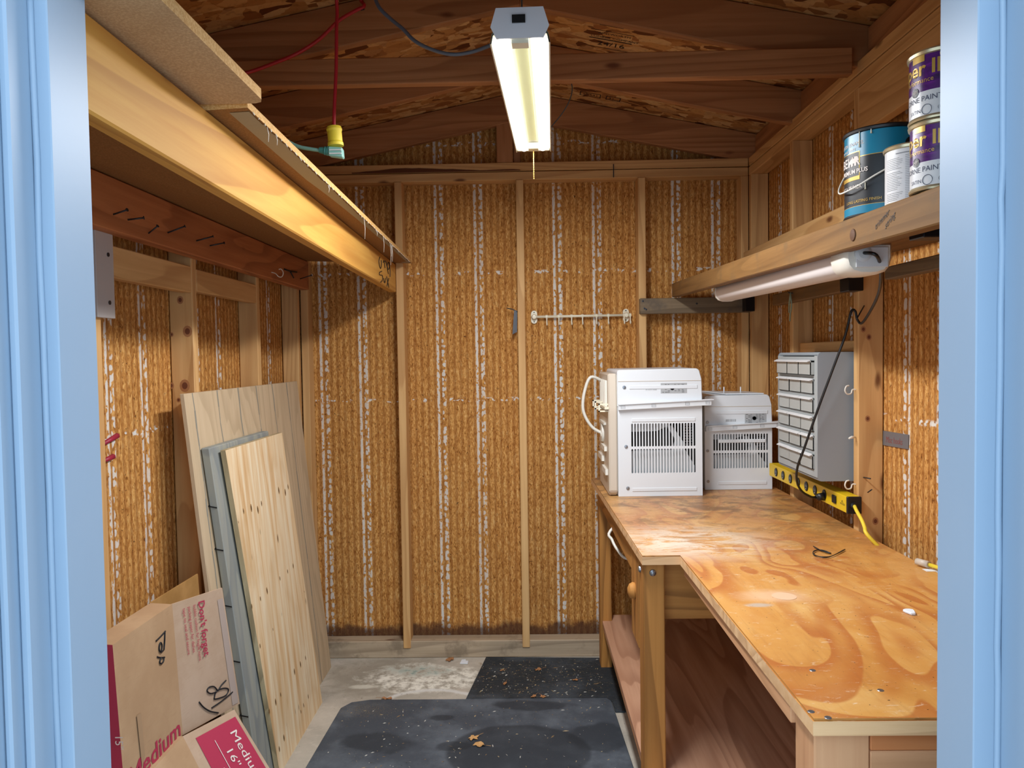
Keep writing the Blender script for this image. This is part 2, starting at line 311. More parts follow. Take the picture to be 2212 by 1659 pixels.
# ------------------------------------------------------------------ mesh helpers
class MB:
    def __init__(s): s.v = []; s.f = []; s.mi = []; s.sm = []
    def add(s, vs, fs, mi=0, smooth=False):
        o = len(s.v); s.v += [V(p) for p in vs]
        for k, f in enumerate(fs):
            s.f.append([i + o for i in f]); s.mi.append(mi[k] if isinstance(mi, (list, tuple)) else mi); s.sm.append(smooth)
        return s
    def hexa(s, c, mi=0):   # 8 corners: bottom 0-3 ccw from above, top 4-7
        return s.add(c, [(0, 3, 2, 1), (4, 5, 6, 7), (0, 1, 5, 4), (1, 2, 6, 5), (2, 3, 7, 6), (3, 0, 4, 7)], mi)
    def box(s, x0, x1, y0, y1, z0, z1, mi=0):
        return s.hexa([(x0, y0, z0), (x1, y0, z0), (x1, y1, z0), (x0, y1, z0), (x0, y0, z1), (x1, y0, z1), (x1, y1, z1), (x0, y1, z1)], mi)
    def prism(s, pts, d, mi=0, side=None):
        """polygon pts (3d) extruded by vector d"""
        n = len(pts); d = V(d); P0 = [V(p) for p in pts]; P1 = [p + d for p in P0]
        fs = [tuple(range(n))[::-1], tuple(range(n, 2 * n))] + [(i, (i + 1) % n, n + (i + 1) % n, n + i) for i in range(n)]
        m = [mi, mi] + [mi if side is None else side] * n
        return s.add(P0 + P1, fs, m)
    def tube(s, path, r, seg=8, mi=0, cap=True):
        pts = [V(p) for p in path]; n = len(pts); vs = []; up = None
        for i in range(n):
            t = (pts[min(i + 1, n - 1)] - pts[max(i - 1, 0)]).normalized()
            if up is None:
                up = V((0, 0, 1)) if abs(t.z) < .9 else V((1, 0, 0))
            a = (up - t * up.dot(t)).normalized(); b = t.cross(a); up = a
            rr = r[i] if isinstance(r, (list, tuple)) else r
            vs += [pts[i] + (a * cos(2 * pi * k / seg) + b * sin(2 * pi * k / seg)) * rr for k in range(seg)]
        fs = [(i * seg + k, i * seg + (k + 1) % seg, (i + 1) * seg + (k + 1) % seg, (i + 1) * seg + k) for i in range(n - 1) for k in range(seg)]
        s.add(vs, fs, mi, True)
        if cap: o = len(s.v) - len(vs); s.f += [[o + k for k in range(seg)][::-1], [o + (n - 1) * seg + k for k in range(seg)]]; s.mi += [mi] * 2; s.sm += [False] * 2
        return s
    def lathe(s, c, axis, prof, seg=24, mi=0, smooth=True, a0=0.0):
        """prof = [(radius, height)] round axis through c; mi may be a list per band"""
        c = V(c); t = V(axis).normalized(); u = V((1, 0, 0)) if abs(t.x) < .9 else V((0, 0, 1)); a = (u - t * u.dot(t)).normalized(); b = t.cross(a)
        n = len(prof); vs = [c + t * h + (a * cos(a0 + 2 * pi * k / seg) + b * sin(a0 + 2 * pi * k / seg)) * r for r, h in prof for k in range(seg)]
        for i in range(n - 1):
            o = len(s.v)
            s.add([vs[i * seg + k] for k in range(seg)] + [vs[(i + 1) * seg + k] for k in range(seg)],
                  [(k, (k + 1) % seg, seg + (k + 1) % seg, seg + k) for k in range(seg)], mi[i] if isinstance(mi, (list, tuple)) else mi, smooth)
        for i, flip in ((0, True), (n - 1, False)):
            if prof[i][0] > 1e-5:
                f = list(range(seg)); s.add([vs[i * seg + k] for k in range(seg)], [f[::-1] if flip else f], (mi[0 if flip else -1] if isinstance(mi, (list, tuple)) else mi))
        return s
    def build(s, name, mats, parent=None, bevel=0.0, weld=False):
        me = bpy.data.meshes.new(name)
        root = V((0, 0, 0)); p = parent
        while p is not None: root += p.location; p = p.parent
        me.from_pydata([v - root for v in s.v], [], s.f)
        mats = mats if isinstance(mats, (list, tuple)) else [mats]
        for m in mats: me.materials.append(m)
        for p, mi, sm in zip(me.polygons, s.mi, s.sm): p.material_index = mi; p.use_smooth = sm
        if bevel or weld:
            bm = bmesh.new(); bm.from_mesh(me)
            if weld: bmesh.ops.remove_doubles(bm, verts=bm.verts, dist=1e-5)
            if bevel: bmesh.ops.bevel(bm, geom=list(bm.edges), offset=bevel, segments=1, affect='EDGES', clamp_overlap=True)
            bm.to_mesh(me); bm.free()
        me.validate(); me.update()
        o = bpy.data.objects.new(name, me); COL.objects.link(o)
        if parent is not None: o.parent = parent
        return o

def tag(o, label=None, cat=None, group=None, kind=None):
    if label: o['label'] = label
    if cat: o['category'] = cat
    if group: o['group'] = group
    if kind: o['kind'] = kind
    return o
def thing(name, label, cat, loc=(0, 0, 0), group=None):
    o = bpy.data.objects.new(name, None); o.empty_display_size = .05; COL.objects.link(o); o.location = loc
    return tag(o, label, cat, group)
def bx(name, m, parent, x0, x1, y0, y1, z0, z1, bevel=.002): return MB().box(x0, x1, y0, y1, z0, z1).build(name, m, parent, bevel)
def copy_tree(o, parent=None):
    c = o.copy(); COL.objects.link(c); c.parent = parent
    for ch in list(o.children): copy_tree(ch, c)
    return c
def smooth_path(pts, n=6):
    pts = [V(p) for p in pts]; out = []
    for i in range(len(pts) - 1):
        p0, p1, p2, p3 = pts[max(i - 1, 0)], pts[i], pts[i + 1], pts[min(i + 2, len(pts) - 1)]
        for k in range(n):
            t = k / n
            out.append(.5 * ((2 * p1) + (p2 - p0) * t + (2 * p0 - 5 * p1 + 4 * p2 - p3) * t * t + (3 * p1 - p0 - 3 * p2 + p3) * t ** 3))
    return out + [pts[-1]]
def text_geo(txt, size, shear=0.0, bold=0.0, space=1.0):
    cu = bpy.data.curves.new('lettering', 'FONT'); cu.body = txt; cu.size = size; cu.shear = shear; cu.offset = bold; cu.resolution_u = 2; cu.space_character = space
    ob = bpy.data.objects.new('lettering', cu); me = bpy.data.meshes.new_from_object(ob)
    vs = [(v.co.x, v.co.y) for v in me.vertices]; fs = [tuple(p.vertices) for p in me.polygons]
    bpy.data.objects.remove(ob); bpy.data.meshes.remove(me); bpy.data.curves.remove(cu)
    return vs, fs
def text_flat(mb, txt, size, origin, xd, yd, mi=0, align='L', width=None, **k):
    vs, fs = text_geo(txt, size, **k); xd = V(xd).normalized(); yd = V(yd).normalized(); o = V(origin)
    W = max(v[0] for v in vs); sx = (width / W) if width else 1.0; sh = 0 if align == 'L' else -W * sx / 2 if align == 'C' else -W * sx
    mb.add([o + xd * (x * sx + sh) + yd * y for x, y in vs], fs, mi)
def text_can(mb, txt, size, c, r, a0, z, mi=0, rise=0.0, align='L', **k):
    """lettering wrapped round a vertical can; a0 = angle where it starts, reading anticlockwise seen from above"""
    vs, fs = text_geo(txt, size, **k); W = max(v[0] for v in vs); sh = 0 if align == 'L' else -W / 2 if align == 'C' else -W
    mb.add([V((c[0] + r * cos(a0 + (x + sh) / r), c[1] + r * sin(a0 + (x + sh) / r), z + y + rise * x)) for x, y in vs], fs, mi)
def strokes(mb, lines, r=.0022, off=(0, 0, 0), mi=0):
    for l in lines: mb.tube([V(p) + V(off) for p in (smooth_path(l, 4) if len(l) > 2 else l)], r, 5, mi)
def shape2d(outer, holes, thick):
    """flat panel with holes: 2d polygons -> (verts, faces) in xy, thickness along z"""
    cu = bpy.data.curves.new('panel', 'CURVE'); cu.dimensions = '2D'; cu.fill_mode = 'BOTH'; cu.extrude = thick / 2
    for poly in [outer] + holes:
        sp = cu.splines.new('POLY'); sp.points.add(len(poly) - 1); sp.use_cyclic_u = True
        for q, (x, y) in zip(sp.points, poly): q.co = (x, y, 0, 1)
    ob = bpy.data.objects.new('panel', cu); me = bpy.data.meshes.new_from_object(ob)
    vs = [tuple(v.co) for v in me.vertices]; fs = [tuple(p.vertices) for p in me.polygons]
    bpy.data.objects.remove(ob); bpy.data.meshes.remove(me); bpy.data.curves.remove(cu)
    return vs, fs
def slot(x0, x1, z0, z1, n=5):
    r = (x1 - x0) / 2; cx = (x0 + x1) / 2
    return [(cx + r * cos(pi + pi * k / n), z0 + r + r * sin(pi + pi * k / n)) for k in range(n + 1)] + [(cx + r * cos(pi * k / n), z1 - r + r * sin(pi * k / n)) for k in range(n + 1)]

# ------------------------------------------------------------------ room shell
XL, XR, YB, YF = -1.225, 1.220, 3.99, 1.09      # sheathing planes: side walls, back wall, inside of front wall
def roof(x): return 2.875 - .2 * abs(x)
def rib(t): return .0015 * cos(2 * pi * t / .03389)
M_RIGHT = sheathing('sheathing_right', 1, 2.462, .2033)
M_BACK = sheathing('sheathing_back', 0, -.0457, 0.0)
fl = MB().box(-1.35, 1.35, .93, 4.05, -.10, 0).build('floor', M_CON); tag(fl, kind='structure')
gr = MB().box(-4, 4, -4, .93, -.16, -.05).build('ground', M_GROUND); tag(gr, kind='structure')
def sheet(name, along, c, sgn, a0, a1, ztop, m):
    st = .03389 / 6; n = int((a1 - a0) / st) + 1; vs = []; fs = []
    off = -.0457 if along == 'x' else (2.226 if sgn > 0 else 2.462)
    for i in range(n + 1):
        a = min(a0 + i * st, a1); d = rib(a - off) * sgn
        for z in (0.0, ztop(a)):
            vs.append((a, c + d, z) if along == 'x' else (c + d, a, z))
    for i in range(n):
        q = (2 * i, 2 * i + 2, 2 * i + 3, 2 * i + 1); fs.append(q if (along == 'x') else (q[::-1] if sgn < 0 else q))
    mb = MB().add(vs, fs, 0, True)
    t = .012 * -sgn   # backing board behind the ribs
    if along == 'x': mb.prism([(a0, c + .004, 0), (a1, c + .004, 0), (a1, c + .004, ztop(a1))] + ([(0, c + .004, ztop(0))]) + [(a0, c + .004, ztop(a0))], (0, .015, 0))
    else: mb.prism([(c + t / 3, a0, 0), (c + t / 3, a1, 0), (c + t / 3, a1, ztop(a1)), (c + t / 3, a0, ztop(a0))], (t, 0, 0))
    o = mb.build(name, m); tag(o, kind='structure'); return o
wb = sheet('wall_back', 'x', YB, -1, XL, XR, roof, M_BACK)
wl = sheet('wall_left', 'y', XL, 1, .96, YB, lambda a: 2.63, M_SIDE)
wr = sheet('wall_right', 'y', XR, -1, .96, YB, lambda a: 2.63, M_RIGHT)
for x in (-.647, -.034, .577): bx('stud', LUM['z'], wb, x, x + .038, 3.893, 3.986, .06 if x > .5 else .052, 2.432, .003)
bx('stud', LUM['z'], wb, -1.138, -1.10, 3.9, 3.986, .04, 2.432, .003); bx('stud', LUM['z'], wb, 1.093, 1.131, 3.9, 3.986, .04, 2.432, .003)
bx('top_plate', LUM['x'], wb, -1.138, 1.131, 3.9, 3.986, 2.432, 2.474, .003)
bx('top_plate', LUM['x'], wb, -1.138, 1.131, 3.9, 3.986, 2.478, 2.520, .003)
be = MB(); rr = random.Random(4); xs_ = [-.86 + k * .034 for k in range(26)]; hh_ = [.004 + .016 * max(0, sin((x + .86) * 5.2)) ** 1.2 + rr.uniform(0, .004) for x in xs_]
for k in range(25): be.add([(xs_[k], 3.8994, 2.4785), (xs_[k + 1], 3.8994, 2.4785), (xs_[k + 1], 3.8988, 2.4785 + hh_[k + 1]), (xs_[k], 3.8988, 2.4785 + hh_[k])], [(0, 1, 2, 3)])
be.build('bark_edge', plain('bark', '#5c3218', .9), wb)
bx('sill_plate', TREAT['x'], wb, -1.138, 1.131, 3.9, 3.986, 0, .088, .004)
bx('king_post', ROOF['z'], wb, -.128, -.046, 3.905, 3.943, 2.520, 2.84, .003); bx('king_post', ROOF['z'], wb, -.044, -.007, 3.945, 3.983, 2.520, 2.84, .003)
bx('toe_nail', M_NAIL, wb, .455, .459, 3.893, 3.9, 2.435, 2.50, 0)
for W, x0, x1 in ((wl, XL + .004, -1.140), (wr, 1.131, XR - .004)):
    for y in (1.41, 2.02, 2.632, 3.27, 3.858): bx('stud', LUM['z'], W, x0, x1, y, y + .038, .04, 2.432, .003)
    bx('top_plate', LUM['y'], W, x0, x1, 1.09, 3.898, 2.432, 2.474, .003); bx('top_plate', LUM['y'], W, x0, x1, 1.09, 3.898, 2.478, 2.520, .003)
    bx('sill_plate', TREAT['y'], W, x0, x1, 1.09, 3.898, 0, .04, .003)
bx('blocking', LUM['y'], wl, -1.178, -1.140, 2.06, 2.630, 1.782, 1.872, .003); bx('blocking', LUM['y'], wl, -1.178, -1.140, 2.672, 3.268, 1.79, 1.868, .003)
bx('scrap_panel', M_SCRAP, wl, -1.140, -1.128, 2.02, 2.108, 1.668, 1.898, .001)
for z in (1.84, 1.71): MB().lathe((-1.128, 2.08, z), (1, 0, 0), [(.006, 0), (.006, .002)], 8).build('nail_head', M_NAIL, wl)
bx('blocking', LUM['y'], wr, 1.131, 1.169, 2.06, 2.630, 2.276, 2.430, .003); bx('blocking', LUM['y'], wr, 1.131, 1.169, 1.45, 2.018, 2.276, 2.430, .003)
bx('blocking', LUM['y'], wr, 1.16, 1.198, 2.672, 3.268, 1.545, 1.585, .003)
def knotset(par, y, items):
    kn = MB()
    for p, l in items:
        for h, f, mi in ((.0006, 1, 0), (.0010, .55, 1)): kn.add([(p[0] + l * f * .8 * cos(2 * pi * k / 12), y - h, p[2] + l * f * sin(2 * pi * k / 12)) for k in range(12)], [tuple(range(12))], mi)
    tag(kn.build('knots', [plain('stud_knot_ring', '#a8744a', .7), plain('stud_knot_core', '#6b3a22', .7)], par), kind='stuff')
knotset(wl, 2.632, [([-1.182, 2.632, 1.758], 0.014), ([-1.16, 2.632, 1.65], 0.02), ([-1.215, 2.632, 1.64], 0.008), ([-1.222, 2.632, 1.464], 0.012), ([-1.175, 2.632, 1.463], 0.022), ([-1.198, 2.632, 1.414], 0.008)])
knotset(wr, 2.632, [([1.163, 2.632, 1.317], 0.011), ([1.19, 2.632, 0.965], 0.013), ([1.148, 2.632, 1.621], 0.011), ([1.167, 2.632, 1.594], 0.011)])
mk = MB()
for a, b in (((-1.2190, 2.1860, 1.3130), (-1.2190, 2.2650, 1.3290)), ((-1.2190, 2.1850, 1.2640), (-1.2190, 2.2380, 1.2700))): mk.tube([a, b], [.006, .009], 6)
mk.build('paint_mark', M_REDMARK, wl)
for (y0, z0), (y1, z1) in (((2.70, 1.115), (2.61, 1.12)), ((2.66, 1.07), (2.60, 1.085)), ((2.69, 1.70), (2.60, 1.655))):
    MB().tube([(1.15, y0 - .06, z0), (1.10 if z0 > 1.5 else 1.15, y1 - .03, z1)], .0022, 6).build('nail', M_NAIL, wr)
# front wall round the doorway (the camera looks in through it)
wf = MB().box(-1.35, -.70, .96, 1.09, 0, 2.55).box(.70, 1.35, .96, 1.09, 0, 2.55).box(-.70, .70, .96, 1.09, 2.13, 2.86).build('wall_front', M_JAMB); tag(wf, kind='structure')
d1 = thing('door_1', 'white painted door frame that the photo is taken through', None); tag(d1, kind='structure')
def jamb(s, xi, reb):
    """one side of the frame: s = -1 left, +1 right; xi = clear-opening face, reb = rebate face"""
    def b(name, xa, xb, y0, y1, bev=.002): return bx(name, M_JAMB, d1, min(xa, xb), max(xa, xb), y0, y1, 0, 2.10, bev)
    b('door_stop', xi, reb + s * .004, 1.0, 1.09, .0015)
    if s < 0:
        b('jamb', reb, reb + s * .012, .952, 1.09, .003); b('casing', reb + s * .012, reb + s * .022, .93, .985, .003)
        b('casing', reb + s * .0225, reb + s * .10, .905, .96, .004)
    else: b('jamb', reb, reb + s * .09, .90, 1.09, .004)
    mb = MB(); rr = random.Random(3 + s); z = 0.0
    prof = []
    while z < 2.1: prof.append((reb - s * rr.uniform(.001, .004), z)); z += rr.uniform(.04, .12)
    mb.tube([(x, .9985, zz) for x, zz in prof], .0042, 6); mb.build('paint_bead', M_JAMB, d1)
jamb(-1, -.611, -.634); jamb(1, .580, .613)
bx('door_head', M_JAMB, d1, -.72, .72, .952, 1.09, 2.10, 2.13); bx('threshold', OLD['x'], d1, -.611, .58, .93, 1.09, 0, .02)

# ------------------------------------------------------------------ roof
rf = MB()
for s in (-1, 1):
    rf.hexa([(x, y, roof(x) + t) for t in (0, .012) for x, y in ((0, .9), (s * 1.40, .9), (s * 1.40, 4.1), (0, 4.1))] if s > 0 else
            [(x, y, roof(x) + t) for t in (0, .012) for x, y in ((s * 1.40, .9), (0, .9), (0, 4.1), (s * 1.40, 4.1))])
ce = rf.build('ceiling', M_OSB); tag(ce, kind='structure')
for y in (3.903, 3.27, 2.64, 2.03, 1.42):
    for s in (-1, 1):
        q = [(0, y, roof(0) - .003), (s * 1.22, y, roof(1.22) - .003), (s * 1.22, y, roof(1.22) - .148), (0, y, roof(0) - .143)]
        MB().prism(q if s < 0 else q[::-1], (0, .038, 0)).build('rafter', ROOF['x'], ce, .003)
for y in (2.600, 1.38): bx('ceiling_tie', ROOF['x'], ce, -1.10, 1.098, y, y + .038, 2.464, 2.552, .003)
for y0, y1 in ((3.309, 3.902), (2.679, 3.269), (2.069, 2.639), (1.459, 2.029)):
    for x0, x1 in ((-1.205, -1.167), (1.165, 1.203)): bx('eave_blocking', ROOF['y'], ce, x0, x1, y0, y1, 2.521, 2.63, .002)
st = MB(); sx = (1, 0, -.2)
def rp(x, y): x += .035; y += .61 if y < 3 else .13; return (x, y, roof(x) - .0015)
text_flat(st, 'AINSWORTH', .022, rp(.27, 2.47), sx, (0, -1, 0)); text_flat(st, 'LUMBER COMPANY', .022, rp(.245, 2.505), sx, (0, -1, 0))
text_flat(st, 'D', .05, rp(.30, 2.38), sx, (0, -1, 0))
for y0, y1, a, b in ((2.44, 2.443, .24, .41), (2.515, 2.521, .24, .41), (2.60, 2.603, .24, .41), (2.36, 2.363, .27, .36), (2.39, 2.393, .27, .36)):
    st.add([rp(a, y0), rp(b, y0), rp(b, y1), rp(a, y1)], [(0, 1, 2, 3)])
for a in (.27, .358): st.add([rp(a, 2.36), rp(a + .003, 2.36), rp(a + .003, 2.393), rp(a, 2.393)], [(0, 1, 2, 3)])
text_flat(st, '24/16', .05, rp(.275, 2.575), sx, (0, -1, 0))
for a in (.25, .375):
    text_flat(st, '31' if a > .3 else '1R531', .03, rp(a + .012, 3.66), sx, (0, -1, 0))
    wd = .07 if a > .3 else .10
    for q in ((a, a + wd, 3.625, 3.629), (a, a + wd, 3.672, 3.676), (a, a + .004, 3.625, 3.676), (a + wd - .004, a + wd, 3.625, 3.676)): st.add([rp(q[0], q[2]), rp(q[1], q[2]), rp(q[1], q[3]), rp(q[0], q[3])], [(0, 1, 2, 3)])
st.build('grade_stamp', M_INK, ce)

# ------------------------------------------------------------------ shelf along the left wall
t = thing('wall_shelf', 'yellow plank shelf frame high along the wall above the leaning panels', 'shelf', (-.9, 2.5, 1.88))
MB().hexa([(-.686, 1.10, 1.925), (-.648, 1.10, 1.925), (-.648, 3.895, 1.879), (-.686, 3.895, 1.879), (-.686, 1.10, 2.074), (-.648, 1.10, 2.074), (-.648, 3.895, 2.020), (-.686, 3.895, 2.020)]).build('front_beam', YEL['y'], t, .004)
bx('ledger', RED['y'], t, -1.138, -1.09, 1.10, 3.896, 1.898, 2.040, .003)
for a, b in (((-1.0900, 2.0440, 1.9410), (-1.0500, 2.0370, 1.9510)), ((-1.0900, 2.1180, 1.9400), (-1.0500, 2.1260, 1.9460)), ((-1.0900, 2.2340, 1.9210), (-1.0600, 2.2270, 1.9400)), ((-1.0900, 2.3550, 1.9420), (-1.0400, 2.3630, 1.9620)),
             ((-1.0900, 2.5610, 1.9480), (-1.0400, 2.5770, 1.9640)), ((-1.0900, 2.6700, 1.9470), (-1.0500, 2.6970, 1.9600)), ((-1.0900, 3.7430, 1.9390), (-1.0300, 3.7240, 1.9530))):
    d = (V(b) - V(a)).normalized()
    MB().tube([a, b], .0024, 6).tube([V(b), V(b) + d * .002], .005, 8).build('nail', M_NAIL, t)
hk = (-1.0900, 3.3180, 1.9250)
MB().tube(smooth_path([hk, V(hk) + V((.012, .018, -.003)), V(hk) + V((.022, .03, -.016)), V(hk) + V((.032, .045, -.014)), V(hk) + V((.036, .05, .004)), V(hk) + V((.03, .042, .018)), V(hk) + V((.022, .034, .016))], 4), .0022, 6).build('cup_hook', M_WIRE, t)
g0 = (-1.0880, 3.5820, 1.9580)
MB().tube([V(g0) + V((0, -.09, 0)), V(g0), V(g0) + V((.01, .07, .004))], .004, 6).tube([V(g0), V(g0) + V((.01, .02, -.03))], .003, 6).build('wire_clip', M_BLK, t)
wr_ = MB(); A = lambda *l: [V(p) for p in l]
strokes(wr_, [[[-0.646, 3.468, 2.002], [-0.646, 3.442, 1.981], [-0.646, 3.453, 1.962], [-0.646, 3.479, 1.952], [-0.646, 3.501, 1.973], [-0.646, 3.497, 1.992]], [[-0.646, 3.556, 1.998], [-0.646, 3.576, 1.987], [-0.646, 3.588, 1.967]], [[-0.646, 3.544, 1.988], [-0.646, 3.606, 2.001], [-0.646, 3.619, 1.993]], [[-0.646, 3.62, 1.996], [-0.646, 3.647, 1.977], [-0.646, 3.673, 1.948]], [[-0.646, 3.68, 2.004], [-0.646, 3.648, 1.985], [-0.646, 3.676, 1.969], [-0.646, 3.716, 1.993], [-0.646, 3.695, 2.006], [-0.646, 3.722, 1.974], [-0.646, 3.717, 1.939]], [[-0.646, 3.508, 1.943], [-0.646, 3.453, 1.932], [-0.646, 3.452, 1.921], [-0.646, 3.513, 1.925], [-0.646, 3.525, 1.912], [-0.646, 3.496, 1.894], [-0.646, 3.468, 1.891]], [[-0.646, 3.546, 1.915], [-0.646, 3.559, 1.902], [-0.646, 3.58, 1.898], [-0.646, 3.6, 1.921]], [[-0.646, 3.627, 1.931], [-0.646, 3.68, 1.884]], [[-0.646, 3.686, 1.929], [-0.646, 3.629, 1.886]]], .0018)
wr_.build('marker_writing', M_INK, t)
# the two boards lying on it
b2 = MB().hexa([(-1.125, 1.60, 2.044), (-.566, 1.60, 2.070), (-.566, 3.893, 2.023), (-1.125, 3.893, 2.044), (-1.125, 1.60, 2.060), (-.566, 1.60, 2.086), (-.566, 3.893, 2.039), (-1.125, 3.893, 2.060)], [0, 1, 1, 1, 1, 1])
b2.f[0:1] = [b2.f[0]]; t = b2.build('shelf_board', [M_DECK, M_FIBE]); tag(t, 'long thin shelf board with torn grey laminate lip, behind the thick tan board', 'board')
lp = MB(); rr = random.Random(5); ys = [1.62 + i * .0285 for i in range(80)]
for i in range(79):
    zz = lambda y: 2.0692 - (y - 1.60) * .0205 * 1.0
    zi = lambda y: 2.0668 - (y - 1.60) * .0187
    e0, e1 = -.5675 - rr.uniform(0, .004), -.5675 - rr.uniform(0, .004)
    lp.add([(-.612, ys[i], zi(ys[i])), (e0, ys[i], zz(ys[i]) - .0006), (e1, ys[i + 1], zz(ys[i + 1]) - .0006), (-.612, ys[i + 1], zi(ys[i + 1]))], [(0, 3, 2, 1)])
lp.build('laminate_strip', M_LAM, t)
fb = MB()
for y, l in ((1.72, .03), (1.78, .02), (2.25, .02), (2.75, .07), (2.98, .02), (3.12, .06), (3.28, .09), (3.30, .05), (3.32, .07)):
    zb = 2.068 - (y - 1.60) * .0205; fb.tube([(-.566, y, zb), (-.564, y + .004, zb - l * .5), (-.567, y + .01, zb - l)], .0008, 4)
for i in range(60):
    y = 1.63 + i * .037; zb = 2.071 - (y - 1.60) * .0205; fb.tube([(-.566, y, zb), (-.5625, y + rr.uniform(-.01, .01), zb - rr.uniform(.002, .009))], .0012, 4)
tag(fb.build('torn_fibres', M_WIRE, t), kind='stuff')
b1 = MB().prism([(-1.12, 1.10, 2.0775), (-.525, 1.10, 2.0775), (-.525, 1.565, 2.0745), (-.531, 1.581, 2.0743), (-.545, 1.588, 2.0742), (-1.12, 1.588, 2.0742)], (0, 0, .021), 0, 1)
tag(b1.build('shelf_board', [M_FIB, M_FIBE]), 'thick tan fibreboard lying nearest the door on top of the yellow beam', 'board')

# ------------------------------------------------------------------ shelf on the right wall
t = thing('wall_shelf', 'worn brown shelf on the right wall holding the paint cans', 'shelf', (.93, 2.6, 1.84))
zt = lambda y: 1.897 - (3.88 - y) * .0232
def srail(x0, x1, y0, y1, top, h): return MB().hexa([(x, y, zt(y) + top - h) for x, y in ((x0, y0), (x1, y0), (x1, y1), (x0, y1))] + [(x, y, zt(y) + top) for x, y in ((x0, y0), (x1, y0), (x1, y1), (x0, y1))])
srail(.737, .775, 1.12, 3.862, 0, .068).build('front_rail', OLD['y'], t, .003)
for x0, x1 in ((.778, .94), (.945, 1.088)): srail(x0, x1, 1.12, 3.862, -.004, .02).build('shelf_plank', OLD['y'], t, .002)
bx('ledger', LUM['y'], t, 1.092, 1.130, 1.12, 3.858, 1.90, 2.045, .003)
bx('bracket', GREY['x'], t, .578, 1.128, 3.862, 3.898, 1.748, 1.826, .003); bx('bracket', OLD['y'], t, 1.093, 1.130, 2.66, 3.42, 1.752, 1.800, .003)
for x, z in ((.592, 1.812), (.600, 1.775), (.608, 1.77), (.86, 1.795)): MB().lathe((x, 3.862, z), (0, -1, 0), [(.005, 0), (.005, .002), (0, .0025)], 8).build('nail_head', M_NAIL, t)
bx('steel_angle', M_BLKM, t, 1.085, 1.130, 3.80, 3.86, 1.750, 1.822, .002); bx('steel_angle', M_BLKM, t, 1.080, 1.129, 2.585, 2.66, 1.748, 1.803, .002)
srail(.80, 1.08, 1.56, 1.62, -.025, .045).build('cleat', M_BLKM, t, .002); bx('bracket', GREY['y'], t, 1.093, 1.130, 1.12, 2.36, 1.762, 1.80, .003)
for w_, p_, q_ in (('trimmer', (0.736, 1.6320, 1.8000), (0.736, 1.5680, 1.8230)), ('string', (0.736, 1.5880, 1.7940), (0.736, 1.5430, 1.8140))):
    wr_ = MB(); text_flat(wr_, w_, .019, p_, V(q_) - V(p_), (0, .2, 1), shear=.3, width=(V(q_) - V(p_)).length); wr_.build('marker_writing', M_INK, t)
kn = MB(); kc = (0.736, 1.7410, 1.8070); kn.lathe(kc, (-1, 0, 0), [(.014, 0), (.013, .0015), (.004, .0022)], 14); kn.build('knot', plain('knot_wood', '#5a3618', .6), t)
h0 = V((1.0850, 3.1610, 1.7850))
sg = thing('string', 'pale green string looped on a nail under the right shelf', 'string', h0)
MB().tube([V((1.131, h0.y, h0.z - .004)), h0 + V((-.01, 0, .004))], .0024, 6).build('nail', M_NAIL, sg)
MB().tube(smooth_path([h0 + V((0, 0, .004)), h0 + V((-.006, -.02, -.02)), h0 + V((.0, -.01, -.05)), h0 + V((.008, .03, -.085)), h0 + V((.012, .045, -.11))], 4), .003, 6).tube(smooth_path([h0 + V((.002, .004, .006)), h0 + V((-.004, .0, -.02)), h0 + V((.004, .03, -.045)), h0 + V((.010, .05, -.075))], 4), .0026, 6).build('strand', plain('pale_green_string', '#8fa08a', .7), sg)
# paint cans
def ribs(r, h, rim=.0045, lid=True):
    return [(r * .96, 0), (r + rim * .6, .0), (r + rim * .6, .005), (r, .008), (r, h - .009), (r + rim, h - .007), (r + rim, h), (r - .004, h), (r - .005, h - .004), (r - .014, h - .004), (r - .016, h - .001), (.0, h - .001)]
def can(label, c, r, h, bands, rimmat, lidmat):
    """bands = [(top height, material)] from the bottom up"""
    t = thing('paint_can', label, 'paint can', c, 'paint cans on the wall shelf')
    prof = [(r, .008)]; mi = []; mats = []
    for z, m in bands: prof.append((r, z)); mi.append(len(mats)); mats.append(m)
    MB().lathe(c, (0, 0, 1), prof, 40, mi).build('label_wrap', mats, t)
    MB().lathe(c, (0, 0, 1), [(r - .006, 0), (r + .0015, .0005), (r + .0025, .004), (r + .0005, .008), (r - .002, .0085)], 40).build('bottom_rim', rimmat, t)
    MB().lathe(c, (0, 0, 1), [(r - .001, h - .010), (r + .003, h - .008), (r + .004, h - .003), (r + .002, h), (r - .004, h), (r - .006, h - .006), (0, h - .006)], 40).build('lid', [lidmat], t)
    return t
ang = lambda c: math.atan2(-c[1], -c[0])      # the side that faces the doorway
cB = (.838, 1.815, 1.852); rB, hB = .084, .200
t = can('large black and teal paint can with wire handle at the far end of the cans', cB, rB, hB, [(.026, M_TEAL), (.027, M_GOLD), (.136, M_CHAR), (.1375, M_GOLD), (.190, M_TEAL)], M_BLK, M_BLK)
a = ang(cB); e = rB + .0006; A0 = a - 1.12
for s_, h_, q_, z_ in (('INTERIOR SATIN ENAMEL', .0115, A0 + .62, .164), ('ULTRA PURE WHITE', .0075, A0 + .36, .153), ('7050', .0065, A0 + .12, .1455), ('PAINT & PRIMER', .0125, A0 + .56, .066)):
    lm = MB(); text_can(lm, s_, h_, cB, e, q_, cB[2] + z_, 0, align='R'); lm.build('label_text', M_WHITEP, t)
lm = MB(); text_can(lm, 'LONG LASTING FINISH', .009, cB, e, A0 - .02, cB[2] + .034, 0); lm.build('label_text', M_GOLD, t)
